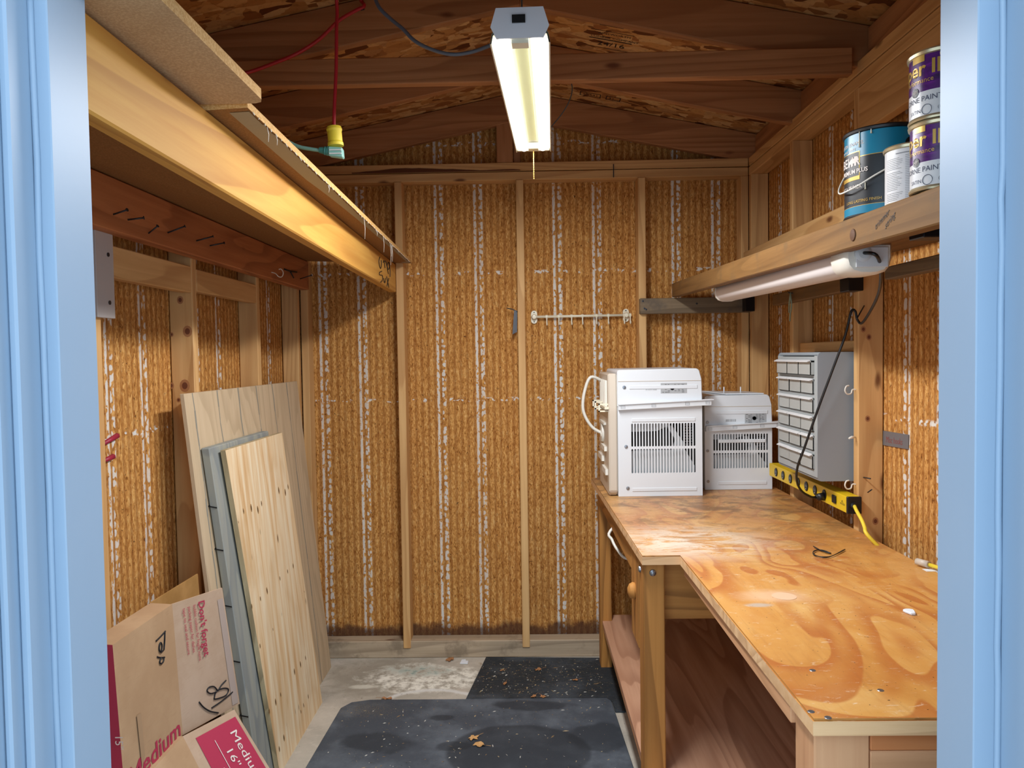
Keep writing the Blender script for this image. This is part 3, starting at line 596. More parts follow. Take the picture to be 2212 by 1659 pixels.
def patch(mb, c, r, a0, a1, z0, z1, mi=0, n=10):
    vs = [(c[0] + r * cos(a0 + (a1 - a0) * k / n), c[1] + r * sin(a0 + (a1 - a0) * k / n), z) for k in range(n + 1) for z in (z0, z1)]
    mb.add(vs, [(2 * k, 2 * k + 2, 2 * k + 3, 2 * k + 1) for k in range(n)], mi, True)
lm = MB(); patch(lm, cB, e, A0 - .30, A0 + .50, cB[2] + .086, cB[2] + .150, 0); patch(lm, cB, e + .0004, A0 - .28, A0 + .48, cB[2] + .095, cB[2] + .148, 1); lm.build('brand_badge', [M_GOLD, M_BLK], t)
lm = MB(); text_can(lm, 'BEHR', .029, cB, e + .0009, A0 - .30, cB[2] + .119, 0, bold=.0004); text_can(lm, 'PREMIUM PLUS', .0135, cB, e + .0009, A0 - .26, cB[2] + .101, 0, bold=.0003, space=.95)
bear = [(0, .004), (.004, .011), (.010, .014), (.017, .0135), (.022, .016), (.0265, .0165), (.030, .013), (.0325, .0105), (.0315, .008), (.0275, .0085), (.0255, .006), (.0255, 0), (.0215, 0), (.0205, .005), (.0145, .005), (.0135, 0), (.0095, 0), (.009, .005), (.006, .005), (.005, 0), (.001, 0)]
vs = [(cB[0] + (e + .001) * cos(A0 + .10 + x / e), cB[1] + (e + .001) * sin(A0 + .10 + x / e), cB[2] + .118 + y * 1.25) for x, y in bear]; lm.add(vs, [tuple(range(len(bear)))]); lm.build('bear_emblem', M_WHITEP, t)
hp = [(cB[0] + (rB + .006) * cos(a + q), cB[1] + (rB + .006) * sin(a + q), cB[2] + z) for q, z in ((.75, .150), (.55, .130), (.2, .105), (-.2, .085), (-.6, .068), (-1.0, .062), (-1.35, .066), (-1.7, .085), (-2.1, .12), (-2.35, .150))]
hp = [V(p) + (V((p[0] - cB[0], p[1] - cB[1], 0)).normalized() * (.006 if k not in (0, 9) else -.004)) for k, p in enumerate(hp)]
MB().tube(smooth_path(hp, 5), .002, 6).build('wire_handle', M_WIRE, t)
lm = MB(); d = V((cos(a + .75), sin(a + .75), 0)); lm.lathe(V(cB) + d * (rB - .001) + V((0, 0, .150)), d, [(.020, 0), (.020, .002), (.008, .004), (.0, .004)], 18); lm.build('handle_ear', M_BLK, t)
for q, z0, z1 in ((-.62, .157, .196), (-.30, .182, .197), (-.45, .06, .075)): dp = MB(); dp.tube([(cB[0] + (e + .0008) * cos(a + q), cB[1] + (e + .0008) * sin(a + q), cB[2] + z) for z in (z1, (z0 + z1) / 2, z0)], [.0012, .0012, .002], 6); dp.build('paint_drip', M_CREAM, t)
cW = (.812, 1.630, 1.845); rW, hW = .052, .124
t = can('small white paint can with fine print between the teal and purple cans', cW, rW, hW, [(.116, M_CANW)], M_TIN, M_TIN)
a = ang(cW); lm = MB()
for k in range(26):
    for a0 in (-1.1, -.25):
        if random.random() < .9: patch(lm, cW, rW + .0005, a + a0, a + a0 + random.uniform(.5, .78), cW[2] + .012 + k * .0035, cW[2] + .0128 + k * .0035, 0, 4)
patch(lm, cW, rW + .0006, a - .62, a + .6, cW[2] + .1045, cW[2] + .1065, 0, 6); lm.build('label_text', plain('fine_print', '#8b8d90', .6), t)
def purple(label, c, r=.0545, h=.127, upper=True):
    t = can(label, c, r, h, [(.052, M_CANW), (.119, M_PURP)], M_TIN, M_TIN)
    a = ang(c) + .02; e = r + .0006; lm = MB()
    def word(name, m, *args, **k): q = MB(); text_can(q, *args, **k); q.build(name, m, t)
    word('label_heading', M_GOLD, 'Super II', .036, c, e, a - .05, c[2] + .082, 0, bold=.0009, align='R'); word('label_text', M_GOLD, 'performance', .0125, c, e, a - .26, c[2] + .068, 0, align='R')
    patch(lm, c, e, a - 1.05, a - .55, c[2] + (.106 if upper else .107), c[2] + .119, 0); lm.build('label_block', M_GOLD, t)
    lm = MB(); NV = plain('navy_print', '#3a3f57', .5)
    word('label_text', NV, 'WATERBORNE PAINT', .0135, c, e, a + .02, c[2] + .034, 0, align='R'); word('label_text', NV, 'SATIN', .010, c, e, a - .70, c[2] + .014, 0, align='R')
    for k_, (s_, z_) in enumerate((('28.5 fl oz' if upper else '30.75 fl oz', .024), ('(1.78 U.S. PT)' if upper else '(1.92 U.S. PT)', .016), ('842 mL' if upper else '909 mL', .009))): word('label_text', NV, s_, .0075, c, e, a + .62, c[2] + z_, 0, align='R')
    vs = [(c[0] + e * cos(a - .48 + .009 * cos(q) / e), c[1] + e * sin(a - .48 + .009 * cos(q) / e), c[2] + .018 + .009 * sin(q)) for q in [2 * pi * k / 16 for k in range(17)]]
    lm.tube(vs, .0005, 4); lm.build('label_print', NV, t)
    bd = MB(); q0 = a - .92; bd.add([(c[0] + (e + .0004) * cos(q0 + .0085 * cos(2 * pi * k / 14) / e), c[1] + (e + .0004) * sin(q0 + .0085 * cos(2 * pi * k / 14) / e), c[2] + .0535 + .0085 * sin(2 * pi * k / 14)) for k in range(14)], [tuple(range(14))])
    bd.build('round_badge', M_BLK, t); bd = MB(); text_can(bd, 'HP', .009, c, e + .0008, q0, c[2] + .0505, 0, align='C'); bd.build('badge_text', M_WHITEP, t)
    bd = MB(); patch(bd, c, e + .0003, a + .38, a + .95, c[2] + .098, c[2] + .118, 0)
    if upper: bd.build('barcode_sticker', M_CANW, t); bd = MB(); [patch(bd, c, e + .0007, a + .45 + k * .055, a + .475 + k * .055, c[2] + .101, c[2] + .114, 0, 1) for k in range(8)]; bd.build('barcode', M_INK, t)
cP = (.788, 1.470, 1.843)
purple('purple and white paint can standing on the shelf, under another alike', cP, upper=False); purple('purple and white paint can stacked on top of another alike', (cP[0] - .002, cP[1], cP[2] + .128))
cG = (.760, 1.305, 1.838)
t = can('tall grey paint can half hidden behind the door frame', cG, .054, .215, [(.140, M_CHAR), (.207, plain('label_bluegrey', '#9fb2c2', .3))], M_TIN, M_TIN)
lm = MB(); text_can(lm, 'B', .034, cG, .0547, ang(cG) - 1.02, cG[2] + .118, 0, bold=.001); lm.build('label_text', M_WHITEP, t)

# ------------------------------------------------------------------ unlit lamp under the right shelf
t = thing('shelf_lamp', 'unlit white tube lamp with clear diffuser fixed under the right shelf', 'lamp', (.82, 2.5, 1.76))
def section(y, cx, cz, w, h):
    pr = [(-.50, .5), (-.50, .05), (-.46, -.22), (-.36, -.40), (-.18, -.49), (0, -.5), (.18, -.49), (.36, -.40), (.46, -.22), (.50, .05), (.50, .5)]
    return [(cx + a * w, y, cz + b * h) for a, b in pr]
def loft(rows, mb):
    n = len(rows[0]); vs = [p for r_ in rows for p in r_]
    mb.add(vs, [(i * n + k, i * n + (k + 1) % n, (i + 1) * n + (k + 1) % n, (i + 1) * n + k) for i in range(len(rows) - 1) for k in range(n)], 0, True)
    mb.add(rows[0], [tuple(range(n))]); mb.add(rows[-1], [tuple(range(n))[::-1]]); return mb
loft([section(1.93, .822, 1.767, .100, .062), section(3.20, .838, 1.792, .100, .062)], MB()).build('diffuser', M_DIFF, t)
loft([section(1.838, .815, 1.765, .098, .062), section(1.848, .816, 1.765, .112, .074), section(1.935, .819, 1.767, .112, .074), section(1.945, .82, 1.767, .104, .066)], MB()).build('end_cap', M_WIRE, t)
loft([section(3.19, .838, 1.792, .104, .066), section(3.205, .838, 1.792, .104, .066)], MB()).build('end_cap', M_WIRE, t)
MB().lathe((.800, 1.836, 1.778), (0, -1, 0), [(.020, -.002), (.020, .004), (.013, .007), (.0, .007)], 18).build('plug_socket', M_ACG, t)
bx('cap_plate', M_CANW, t, .783, .858, 1.833, 1.838, 1.745, 1.792, .001)
pc = [(.800, 1.830, 1.778), (0.815, 1.8000, 1.7680), (0.871, 1.9000, 1.7430), (0.958, 2.1000, 1.7070), (1.0490, 2.3500, 1.6730), (1.1210, 2.5800, 1.6400), (1.1140, 2.6000, 1.6530), (1.1070, 2.6000, 1.6810), (1.0930, 2.6000, 1.6780), (1.0780, 2.6100, 1.6000), (1.0460, 2.6300, 1.4910), (1.0040, 2.6500, 1.3560), (0.965, 2.6800, 1.2100), (0.95, 2.7000, 1.1460), (0.954, 2.7200, 1.0930), (0.981, 2.7500, 1.0510), (1.0230, 2.7800, 1.0240), (1.0500, 2.8000, 1.0180)]
MB().tube(smooth_path(pc, 5), .0042, 8).build('power_cord', M_BLK, t); cord_ = [c for c in t.children if c.name.startswith('power_cord')][0]
pe = V(pc[-1]); MB().tube([pe, V((1.055, 2.802, pe.z)), V((1.058, 2.802, pe.z)), V((1.081, 2.802, pe.z + .002))], [.006, .008, .013, .015], 12).build('plug', M_BLK, cord_)

# ------------------------------------------------------------------ workbench
t = thing('workbench', 'long stained wooden workbench with varnished plywood top and lower shelf', 'workbench', (.75, 2.5, 0))
top = [(.322, 3.83), (.348, 2.330), (.463, 2.330), (.473, 1.273), (1.128, 1.273), (1.128, 3.83)]
MB().prism([(x, y, .905) for x, y in top], (0, 0, .025), 0, 1).build('bench_top', [M_BENCH, M_PLYEDGE], t)
vn = [(.322, 3.829), (.349, 2.331), (.464, 2.331), (.475, 1.276), (1.1275, 1.276), (1.1275, 3.829)]
MB().prism([(x, y, .9302) for x, y in vn], (0, 0, .0035), 0, 1).build('veneer_sheet', [M_BENCH, OAK['y']], t)
bx('leg', OAK['z'], t, .356, .422, 2.362, 2.45, 0, .904, .003); bx('leg', OAK['z'], t, .352, .408, 3.74, 3.82, 0, .904, .003)
bx('leg', OAK['z'], t, 1.05, 1.12, 2.362, 2.45, 0, .904, .003); bx('leg', OAK['z'], t, 1.05, 1.12, 3.74, 3.82, 0, .904, .003); bx('leg', OAK['z'], t, 1.05, 1.12, 1.29, 1.36, 0, .704, .003)
bx('post', PALE['z'], t, .482, .576, 1.292, 1.385, 0, .904, .003); bx('post', PALE['z'], t, .5765, .61, 1.33, 1.385, 0, .86, .003)
bx('front_rail', lumber('orange_lumber', 'x', '#d9935c', '#c47a46', '#98552c', knots=False), t, .577, 1.126, 1.292, 1.33, .869, .9045, .002); bx('front_panel', PALE['x'], t, .577, 1.126, 1.292, 1.312, .705, .8685, .0015)
bx('side_rail', PALE['y'], t, .474, .512, 1.386, 2.325, .872, .9045, .002)
bx('apron', OAK['x'], t, .423, 1.12, 2.42, 2.445, .706, .9045, .002)
bx('apron', OAK['y'], t, .353, .378, 2.62, 3.74, .815, .9045, .002); bx('gusset', OAK['z'], t, .3535, .380, 2.452, 2.618, .60, .9045, .002)
MB().lathe((.353, 2.53, .765), (-1, 0, 0), [(.026, 0), (.028, .006), (.022, .018), (.010, .024), (0, .025)], 18).build('knob', OAK['z'], t)
for c, d in (((.385, 2.362, .872), (0, -1, 0)), ((.356, 2.42, .868), (-1, 0, 0))): MB().lathe(c, d, [(.011, 0), (.010, .005), (.005, .008), (0, .0085)], 14).build('bolt', M_STEEL, t)
bx('lower_shelf', M_SHELFPLY, t, .362, 1.13, 1.40, 3.83, .222, .240, .002)
bx('shelf_rail', PALE['y'], t, .364, .384, 1.40, 3.735, .20, .2215, .001)
for x, y in ((.49, 1.37), (.52, 1.33), (.53, 1.345), (.66, 1.45), (.70, 2.0), (.55, 1.55)): pass
sh = MB()
for x, y in ((0.48, 1.3010), (0.5, 1.2790), (0.635, 1.3820), (0.546, 1.4720)): MB().lathe((x, y, .9335), (0, 0, 1), [(.0065, 0), (.0055, .0008), (0, .0008)], 12).build('screw_head', M_STEEL, t)
ol = (0.643, 1.9250, 0.934)
MB().lathe((ol[0], ol[1], .9338), (0, 0, 1), [(.030, 0), (.030, .0007), (0, .0007)], 26).build('wood_plug', plain('plug_filler', '#dcb794', .6), t)
t = tag(MB().tube(smooth_path([(0.895, 2.4060, 0.938), (0.899, 2.3490, 0.938), (0.916, 2.3200, 0.938), (0.899, 2.3600, 0.938), (0.87, 2.3390, 0.938), (0.861, 2.2960, 0.938), (0.893, 2.2780, 0.938), (0.975, 2.3620, 0.938)], 6), [.0015 + .0009 * sin(k * .5) ** 2 for k in range(43)], 6).build('wire_scrap', M_BLK), 'curled scrap of black wire lying on the bench top', 'wire')
cp = (0.891, 1.7910, 0.938)
tag(MB().prism([(cp[0] + .011 * cos(q) * (1 + .3 * sin(3 * q)), cp[1] + .02 * sin(q) * (1 + .2 * cos(2 * q)), .934) for q in [2 * pi * k / 12 for k in range(12)]], (0, 0, .006)).build('plastic_scrap', M_PAPER, bevel=.0015), 'small white plastic scrap lying on the varnished bench top', 'scrap')
t = thing('extension_cord', 'yellow cord end with clear plug at the bench edge by the door frame', 'cord', (1.1200, 2.1600, 0.934))
q = V(t.location); MB().tube([q + V((-.012, .03, .012)), q + V((.004, -.005, .012))], .010, 10).build('plug', M_ACP, t); MB().tube([q + V((.004, -.005, .012)), q + V((.03, -.07, .010)), q + V((.06, -.2, .006))], .0055, 8).build('cable', M_YELC, t)
bx('tag_label', M_PAPER, t, q.x - .015, q.x + .02, q.y - .03, q.y - .005, .9338, .9345, 0)
t = tag(MB().tube(smooth_path([(.46, 3.25, .902), (0.346, 3.2000, 0.81), (0.351, 3.1800, 0.778), (0.368, 3.1500, 0.746), (0.403, 3.1000, 0.719), (.50, 3.05, .74), (.56, 3.0, .76), (.60, 2.95, .903)], 5), .006, 8).build('hose', M_WIRE), 'white hose hanging in a loop under the workbench top', 'hose')

# ------------------------------------------------------------------ window air conditioners
def ac(label, x0, x1, y0, y1, z0, zf, zt_, xs, rows, n, chamfer):
    """x0..x1 = front panel, zf = flange height, zt_ = top, rows = slot heights (local z)"""
    t = thing('air_conditioner', label, 'air conditioner', ((x0 + x1) / 2, (y0 + y1) / 2, z0), 'white window air conditioners on the bench')
    wdt = x1 - x0; hole = []
    for a, b in rows:
        for k in range(n):
            c = xs[0] + (xs[1] - xs[0]) * (k + .5) / n; hw = (xs[1] - xs[0]) / n * .30
            hole.append(slot(c - hw, c + hw, a, b))
    vs, fs = shape2d([(0, 0), (wdt, 0), (wdt, zf - z0), (0, zf - z0)], hole, .003)
    MB().add([(x0 + x, y0 + z, z0 + y) for x, y, z in vs], fs).build('side_panel', M_ACW, t)
    bx('case', M_ACW, t, x0, x1, y0 + .075, y1, z0 + .002, zf, .002)
    bx('case_side', M_ACW, t, x0, x0 + .004, y0 + .002, y0 + .075, z0 + .002, zf, 0); bx('case_side', M_ACW, t, x1 - .004, x1, y0 + .002, y0 + .075, z0 + .002, zf, 0)
    zm = z0 + (rows[0][0] + rows[0][1]) / 2; xa = x0 + xs[0]; xb = x0 + xs[1]; W = xb - xa
    bx('interior_shade', M_DARK, t, x0 + .005, x1 - .005, y0 + .070, y0 + .0745, z0 + .004, zf - .004, 0)  # flat near-black sheet behind the slots, shade inside the case put in as colour
    lo, hi = z0 + rows[1][0] - .01, z0 + rows[1][1] - .012
    MB().prism([(xa - .01, y0 + .03, lo), (xb, y0 + .03, lo), (xb, y0 + .03, lo + (hi - lo) * .35), (xb - W * .14, y0 + .03, hi), (xa - .01, y0 + .03, hi)], (0, .035, 0)).build('drip_tray', M_ACG, t)
    u0, u1 = z0 + rows[0][0], z0 + rows[0][1] + .006
    MB().prism([(xa - .01, y0 + .03, u1), (xa - .01, y0 + .03, u1 - (u1 - u0) * .42), (xa + W * .42, y0 + .03, u1 - (u1 - u0) * .40), (xa + W * .60, y0 + .03, u1 - (u1 - u0) * .18), (xa + W * .68, y0 + .03, u1)][::-1], (0, .035, 0)).build('fan_shroud', M_ACG, t)
    MB().prism([(xa + W * .58, y0 + .032, u1 - .02), (xa + W * .66, y0 + .032, u1 - .02), (xa + W * .84, y0 + .032, u0 + .01), (xa + W * .84, y0 + .032, u0 - .03), (xa + W * .66, y0 + .032, u0 - .03), (xa + W * .72, y0 + .032, u0 + .02)][::-1], (0, .03, 0)).build('fan_strut', M_ACG, t)
    fn = MB()
    for k in range(9): fn.box(xb - W * .16, xb, y0 + .05, y0 + .056, u0 + k * .012, u0 + k * .012 + .004)
    fn.build('condenser_fins', M_STEEL, t)
    # upper section with a sloping shoulder
    sh_ = .012; MB().prism([(x0 - .001, y0 - .004, zf), (x1 + .001, y0 - .004, zf), (x1 - .002, y0 - .004, zt_ - .045), (x1 - .012, y0 - .004, zt_ - .008), (x1 - .022, y0 - .004, zt_), (x0 + .006, y0 - .004, zt_ - sh_ * .2), (x0 - .001, y0 - .004, zt_ - .01)][::-1], (0, y1 - y0 + .004, 0)).build('upper_cover', M_ACW, t, .0025)
    bx('cover_seam', M_ACP, t, x0 + .002, x1 - .004, y0 - .0055, y0 - .0035, zt_ - .052, zt_ - .050, 0); bx('embossed_rib', M_ACW, t, x0 + .05, x1 - .02, y0 - .0065, y0 - .003, zt_ - .085, zt_ - .070, .001)
    bx('embossed_rib', M_ACW, t, x0 + .06, x1 - .03, y0 - .004, y0 + .001, zf - .065, zf - .05, .001); bx('embossed_rib', M_ACW, t, x0 + .06, x1 - .025, y0 - .004, y0 + .001, z0 + .022, z0 + .036, .001)
    f = MB(); x2 = x1 + .035; dz = .016
    f.hexa([(x0 + .002, y0 - .020, zf - .012), (x2, y0 - .020, zf - .012 + dz), (x2, y0 + .02, zf - .012 + dz), (x0 + .002, y0 + .02, zf - .012), (x0 + .002, y0 - .020, zf + .010), (x2, y0 - .020, zf + .010 + dz), (x2, y0 + .02, zf + .010 + dz), (x0 + .002, y0 + .02, zf + .010)])
    f.hexa([(x0 + .002, y0 - .026, zf + .010), (x2 + .01, y0 - .026, zf + .010 + dz), (x2 + .01, y0 + .02, zf + .010 + dz), (x0 + .002, y0 + .02, zf + .010), (x0 + .002, y0 - .026, zf + .0135), (x2 + .01, y0 - .026, zf + .0135 + dz), (x2 + .01, y0 + .02, zf + .0135 + dz), (x0 + .002, y0 + .02, zf + .0135)])
    fr = f.build('mounting_rail', M_ACW, t)
    for k in (.03, .36, .72, .94):
        xx = x0 + (x2 - x0) * k; zz = zf + dz * k; c = MB()
        for q in ((0, .018, -.006, -.005), (0, .018, .005, .006), (0, .001, -.006, .006), (.017, .018, -.006, .006), (0, .018, 0, .001)): c.box(xx + q[0], xx + q[1], y0 - .0212, y0 - .0198, zz + q[2], zz + q[3])
        c.build('rail_clip', M_LABEL, fr)
    return t
a1 = ac('larger white air conditioner standing at the left end of the bench with looped cord', .395, .757, 3.310, 3.74, .9345, 1.322, 1.483, (.055, .335), ((.215, .315), (.10, .205)), 22, 0)
t = a1
# plastic room-side front, seen edge-on at the left
MB().prism([(.394, 3.312, .955), (.394, 3.312, 1.31), (.394, 3.33, 1.465), (.394, 3.72, 1.465), (.394, 3.72, .9345), (.394, 3.335, .9345)], (-.038, 0, 0)).build('plastic_front', M_ACP, t, .006)
pf = MB()
for k in range(6): pf.box(.348, .358, 3.37 + k * .045, 3.383 + k * .045, 1.30, 1.435)
for y0, y1, z0, z1 in ((3.36, 3.52, 1.02, 1.045), (3.52, 3.70, 1.06, 1.085), (3.40, 3.55, 1.12, 1.14), (3.42, 3.62, 1.235, 1.245)): pf.box(.345, .358, y0, y1, z0, z1)
pf.lathe((.358, 3.55, 1.19), (-1, 0, 0), [(.045, 0), (.042, .012), (.02, .012), (.018, .004), (0, .004)], 20)
pf.build('moulded_relief', M_WIRE, t)
br = MB()
for y in (3.33, 3.50, 3.62): br.box(.315, .358, y, y + .006, 1.300, 1.306); br.box(.315, .358, y, y + .006, 1.330, 1.336); br.box(.315, .321, y, y + .006, 1.300, 1.336)
br.box(.34, .358, 3.312, 3.66, 1.312, 1.322); br.build('mounting_bracket', M_CREAM, t)
MB().tube(smooth_path([(.360, 3.60, 1.425), (0.304, 3.5800, 1.4440), (0.275, 3.5800, 1.3790), (0.266, 3.5800, 1.3040), (0.282, 3.5800, 1.2500), (0.314, 3.5800, 1.2060), (.359, 3.58, 1.18)], 6), .0075, 8).build('power_cord', M_WIRE, t)
def rating(t, x, z, w, h, y, bars=True):
    pl = bx('rating_label', M_LABEL, t, x, x + w, y - .0008, y, z, z + h, 0); tx = MB(); rr = random.Random(int(x * 1000))
    for cx in (.06, .16, .27, .52, .66, .80):
        for k in range(7):
            if rr.random() < .8: tx.box(x + w * cx, x + w * (cx + rr.uniform(.04, .11)), y - .0014, y - .0009, z + h * (.10 + k * .125), z + h * (.13 + k * .125))
    tx.lathe((x + w * .44, y - .0010, z + h * .5), (0, -1, 0), [(.009, 0), (.009, .0005), (.0065, .0005), (.0065, 0)], 16)
    tx.build('label_print', M_INK, pl)
    for q in ((0, w, 0, .0006), (0, w, h - .0006, h), (0, .0006, 0, h), (w - .0006, w, 0, h)): pass
yf = 3.306
rating(t, .580, 1.378, .112, .044, yf)
bc = MB()
for k in range(18): bc.box(.515 + k * .0028, .515 + k * .0028 + random.choice((.0008, .0014, .002)), yf - .0006, yf, 1.392, 1.404)
bc.build('barcode', M_LABEL, t)
sc = MB()
for x, z in ((.424, 1.406), (.430, 1.150), (.436, .970)): MB().lathe((x, 3.3085 if z < 1.3 else yf, z), (0, -1, 0), [(.008, 0), (.007, .003), (0, .0035)], 12).build('screw', M_STEEL, t)
a2 = ac('smaller white air conditioner between the larger one and the drawer cabinet', .800, 1.100, 3.450, 3.78, .9345, 1.21, 1.359, (.036, .284), ((.175, .250), (.095, .165)), 20, 0)
t = a2; rating(t, 1.008 - .03, 1.23, .096, .048, 3.446)
bc = MB()
for k in range(18): bc.box(.893 + k * .0026, .893 + k * .0026 + random.choice((.0008, .0014, .002)), 3.4454, 3.446, 1.240, 1.251)
bc.build('barcode', M_LABEL, t)
sc = MB()
for x, z in ((.812, 1.238), (.812, 1.110), (.814, .972)): MB().lathe((x, 3.4485 if z < 1.2 else 3.446, z), (0, -1, 0), [(.007, 0), (.006, .003), (0, .0035)], 12).build('screw', M_STEEL, t)
z2 = 1.359
MB().hexa([(.90, 3.47, z2 + .001), (1.07, 3.47, z2 + .001), (1.05, 3.62, z2 + .001), (.86, 3.76, z2 + .001), (.90, 3.47, z2 + .006), (1.07, 3.47, z2 + .006), (1.05, 3.62, z2 + .006), (.86, 3.76, z2 + .006)]).build('top_bracket', M_ACW, t)
for x, y in ((.905, 3.52), (.975, 3.50)): MB().tube([(x, y, z2 + .004), (x, y, z2 + .034)], .003, 8).build('bracket_pin', M_ACW, t)

# ------------------------------------------------------------------ small-parts drawer cabinet
t = thing('drawer_cabinet', 'grey plastic drawer cabinet with clear drawers beside the bench stud', 'cabinet', (1.11, 2.9, 1.1))
CX, Y0, Y1, Z0, Z1 = 1.016, 2.690, 3.105, 1.094, 1.545
MB().prism([(CX + .012, Y0, Z0), (1.20, Y0, Z0), (1.20, Y0, Z1), (CX + .012, Y0, Z1), (CX + .004, Y0, Z1 - .004), (CX, Y0, Z1 - .015), (CX, Y0, Z0 + .015), (CX + .004, Y0, Z0 + .004)][::-1], (0, .004, 0)).build('side_panel', M_CAB, t)
MB().prism([(CX + .012, Y1, Z0), (1.20, Y1, Z0), (1.20, Y1, Z1), (CX + .012, Y1, Z1), (CX + .004, Y1, Z1 - .004), (CX, Y1, Z1 - .015), (CX, Y1, Z0 + .015), (CX + .004, Y1, Z0 + .004)][::-1], (0, .004, 0)).build('side_panel', M_CAB, t)
bx('cabinet_shell', M_CAB, t, CX + .006, 1.20, Y0 + .004, Y1, Z1 - .012, Z1, .003); bx('cabinet_shell', M_CAB, t, CX + .006, 1.20, Y0 + .004, Y1, Z0, Z0 + .012, .003); bx('cabinet_back', M_CAB, t, 1.19, 1.20, Y0 + .004, Y1, Z0 + .012, Z1 - .012, 0)
fr = MB(); fr.box(CX, CX + .02, Y0 + .004, Y0 + .03, Z0 + .012, Z1 - .012); fr.box(CX, CX + .02, Y1 - .022, Y1, Z0 + .012, Z1 - .012)
rows = 6; zz0 = Z0 + .030; rh = (Z1 - .022 - zz0) / rows
for k in range(rows + 1): fr.box(CX, CX + .02, Y0 + .03, Y1 - .022, zz0 + k * rh - .007, zz0 + k * rh + .007)
fr.box(CX, CX + .02, Y0 + .03, Y1 - .022, Z0 + .012, zz0 - .007); fr.build('front_frame', M_CABF, t)
cw = (Y1 - .022 - Y0 - .03) / 3
def drawer(y, z, out):
    xf = CX - .004 - out; hh = rh - .016
    m = MB().box(xf, xf + .003, y, y + cw - .004, z, z + hh).box(xf, xf + .15, y, y + .002, z, z + hh * .9).box(xf, xf + .15, y + cw - .006, y + cw - .004, z, z + hh * .9).box(xf, xf + .15, y, y + cw - .004, z, z + .002)
    d = m.build('drawer', M_DRAW, t)
    MB().prism([(xf, y, z + hh), (xf - .011, y, z + hh - .004), (xf - .011, y, z + hh - .0015), (xf, y, z + hh + .004)][::-1], (0, cw - .004, 0)).build('drawer_lip', M_CANW, d)
    return d
rr = random.Random(2)
for k in range(rows):
    for j in range(3): drawer(Y0 + .032 + j * cw, zz0 + k * rh + .008, .010 if (k == 5) else rr.uniform(0, .003))
# ------------------------------------------------------------------ power strip
t = thing('power_strip', 'yellow metal power strip with black outlets along the wall behind the bench', 'power strip', (1.107, 3.0, .99))
SX = 1.083; zs = lambda y: 0.998 ; SZ = zs(0); SH = .056
bx('strip_body', M_YEL, t, SX, 1.130, 2.612, 3.435, SZ, SZ + SH, .0015); bx('end_cap', M_BLK, t, SX - .001, 1.1305, 2.600, 2.6118, SZ - .001, SZ + SH + .001, .002)
for y in (3.340, 3.250, 3.160, 3.070, 2.981, 2.892, 2.802):
    o = MB().lathe((SX, y, SZ + .029), (-1, 0, 0), [(.0185, 0), (.0185, .002), (.017, .003), (0, .003)], 20).build('outlet', M_BLKM, t)
    sl = MB(); [sl.box(SX - .0036, SX - .0029, y + q - .001, y + q + .001, SZ + .026, SZ + .036) for q in (-.006, .006)]; sl.lathe((SX - .003, y, SZ + .019), (-1, 0, 0), [(.0028, 0), (.0028, .0006), (0, .0006)], 8); sl.build('outlet_slot', M_LABEL, o)
bx('switch', M_BLK, t, SX - .006, SX, 2.693, 2.724, SZ + .016, SZ + .044, .002)
lg = MB(); text_flat(lg, 'WOODS', .010, (SX - .0006, 2.662, SZ + .022), (0, -1, 0), (0, 0, 1)); lg.tube([(SX - .0006, 2.651, SZ + .030), (SX - .0006, 2.645, SZ + .038), (SX - .0006, 2.639, SZ + .030)], .0006, 4); lg.build('brand_print', M_INK, t)
t2 = MB().lathe((1.103, 2.600, SZ + .027), (0, -1, 0), [(.013, 0), (.012, .006), (.008, .008), (0, .008)], 14).build('cord_grommet', M_BLK, t)
MB().tube(smooth_path([(1.103, 2.594, SZ + .027), (1.0920, 2.5500, 1.0170), (1.0870, 2.5000, 0.997), (1.0830, 2.4700, 0.98), (1.0790, 2.4400, 0.963), (1.1335, 2.42, .90)], 5), .006, 8).build('cable', M_YELC, t)

# ------------------------------------------------------------------ leaning boards
def lean(y0, y1, xb0, xt, z1, thick, yt=0.0):
    """board leaning on the left wall: bottom back edge at x = xb0, top back edge at x = xt"""
    return [(xb0, y0, 0), (xb0 + thick, y0, 0), (xb0 + thick, y1, 0), (xb0, y1, 0), (xt, y0 + yt, z1), (xt + thick, y0 + yt, z1), (xt + thick, y1 + yt, z1), (xt, y1 + yt, z1)]
t = thing('siding_sheet', 'large beige grooved siding panel leaning on the left wall behind the others', 'panel', (-1.0, 3.15, 0))
c = lean(2.535, 3.79, -1.010, -1.137, 1.44, .015, -.03); MB().hexa(c).build('panel_face', M_SIDING, t, .0015)
gm = MB(); rr = random.Random(9)
for k in range(6):
    y = 2.60 + k * .2033; pts = []
    for i in range(25):
        z = i / 24 * 1.44; x = -1.010 + .015 - .127 * z / 1.44; pts.append((x + .0004, y - .03 * z / 1.44 + rr.uniform(-.003, .003), z))
    for i in range(24):
        wd = rr.uniform(.003, .007); a, b = V(pts[i]), V(pts[i + 1]); gm.add([a - V((0, wd, 0)), a + V((0, wd * .6, 0)), b + V((0, wd * .6, 0)), b - V((0, wd, 0))], [(0, 1, 2, 3)])
gm.build('groove', M_GROOVE, t)
t = thing('siding_board', 'grey weathered board leaning between beige panel and raw plywood', 'board', (-.96, 2.9, 0))
MB().hexa([(-.988, 2.66, 0), (-.959, 2.66, 0), (-.959, 3.22, 0), (-.988, 3.22, 0), (-1.102, 2.575, 1.252), (-1.073, 2.575, 1.252), (-1.073, 3.175, 1.252), (-1.102, 3.175, 1.252)]).build('board_face', M_BLUEGREY, t, .003)
ct = MB()
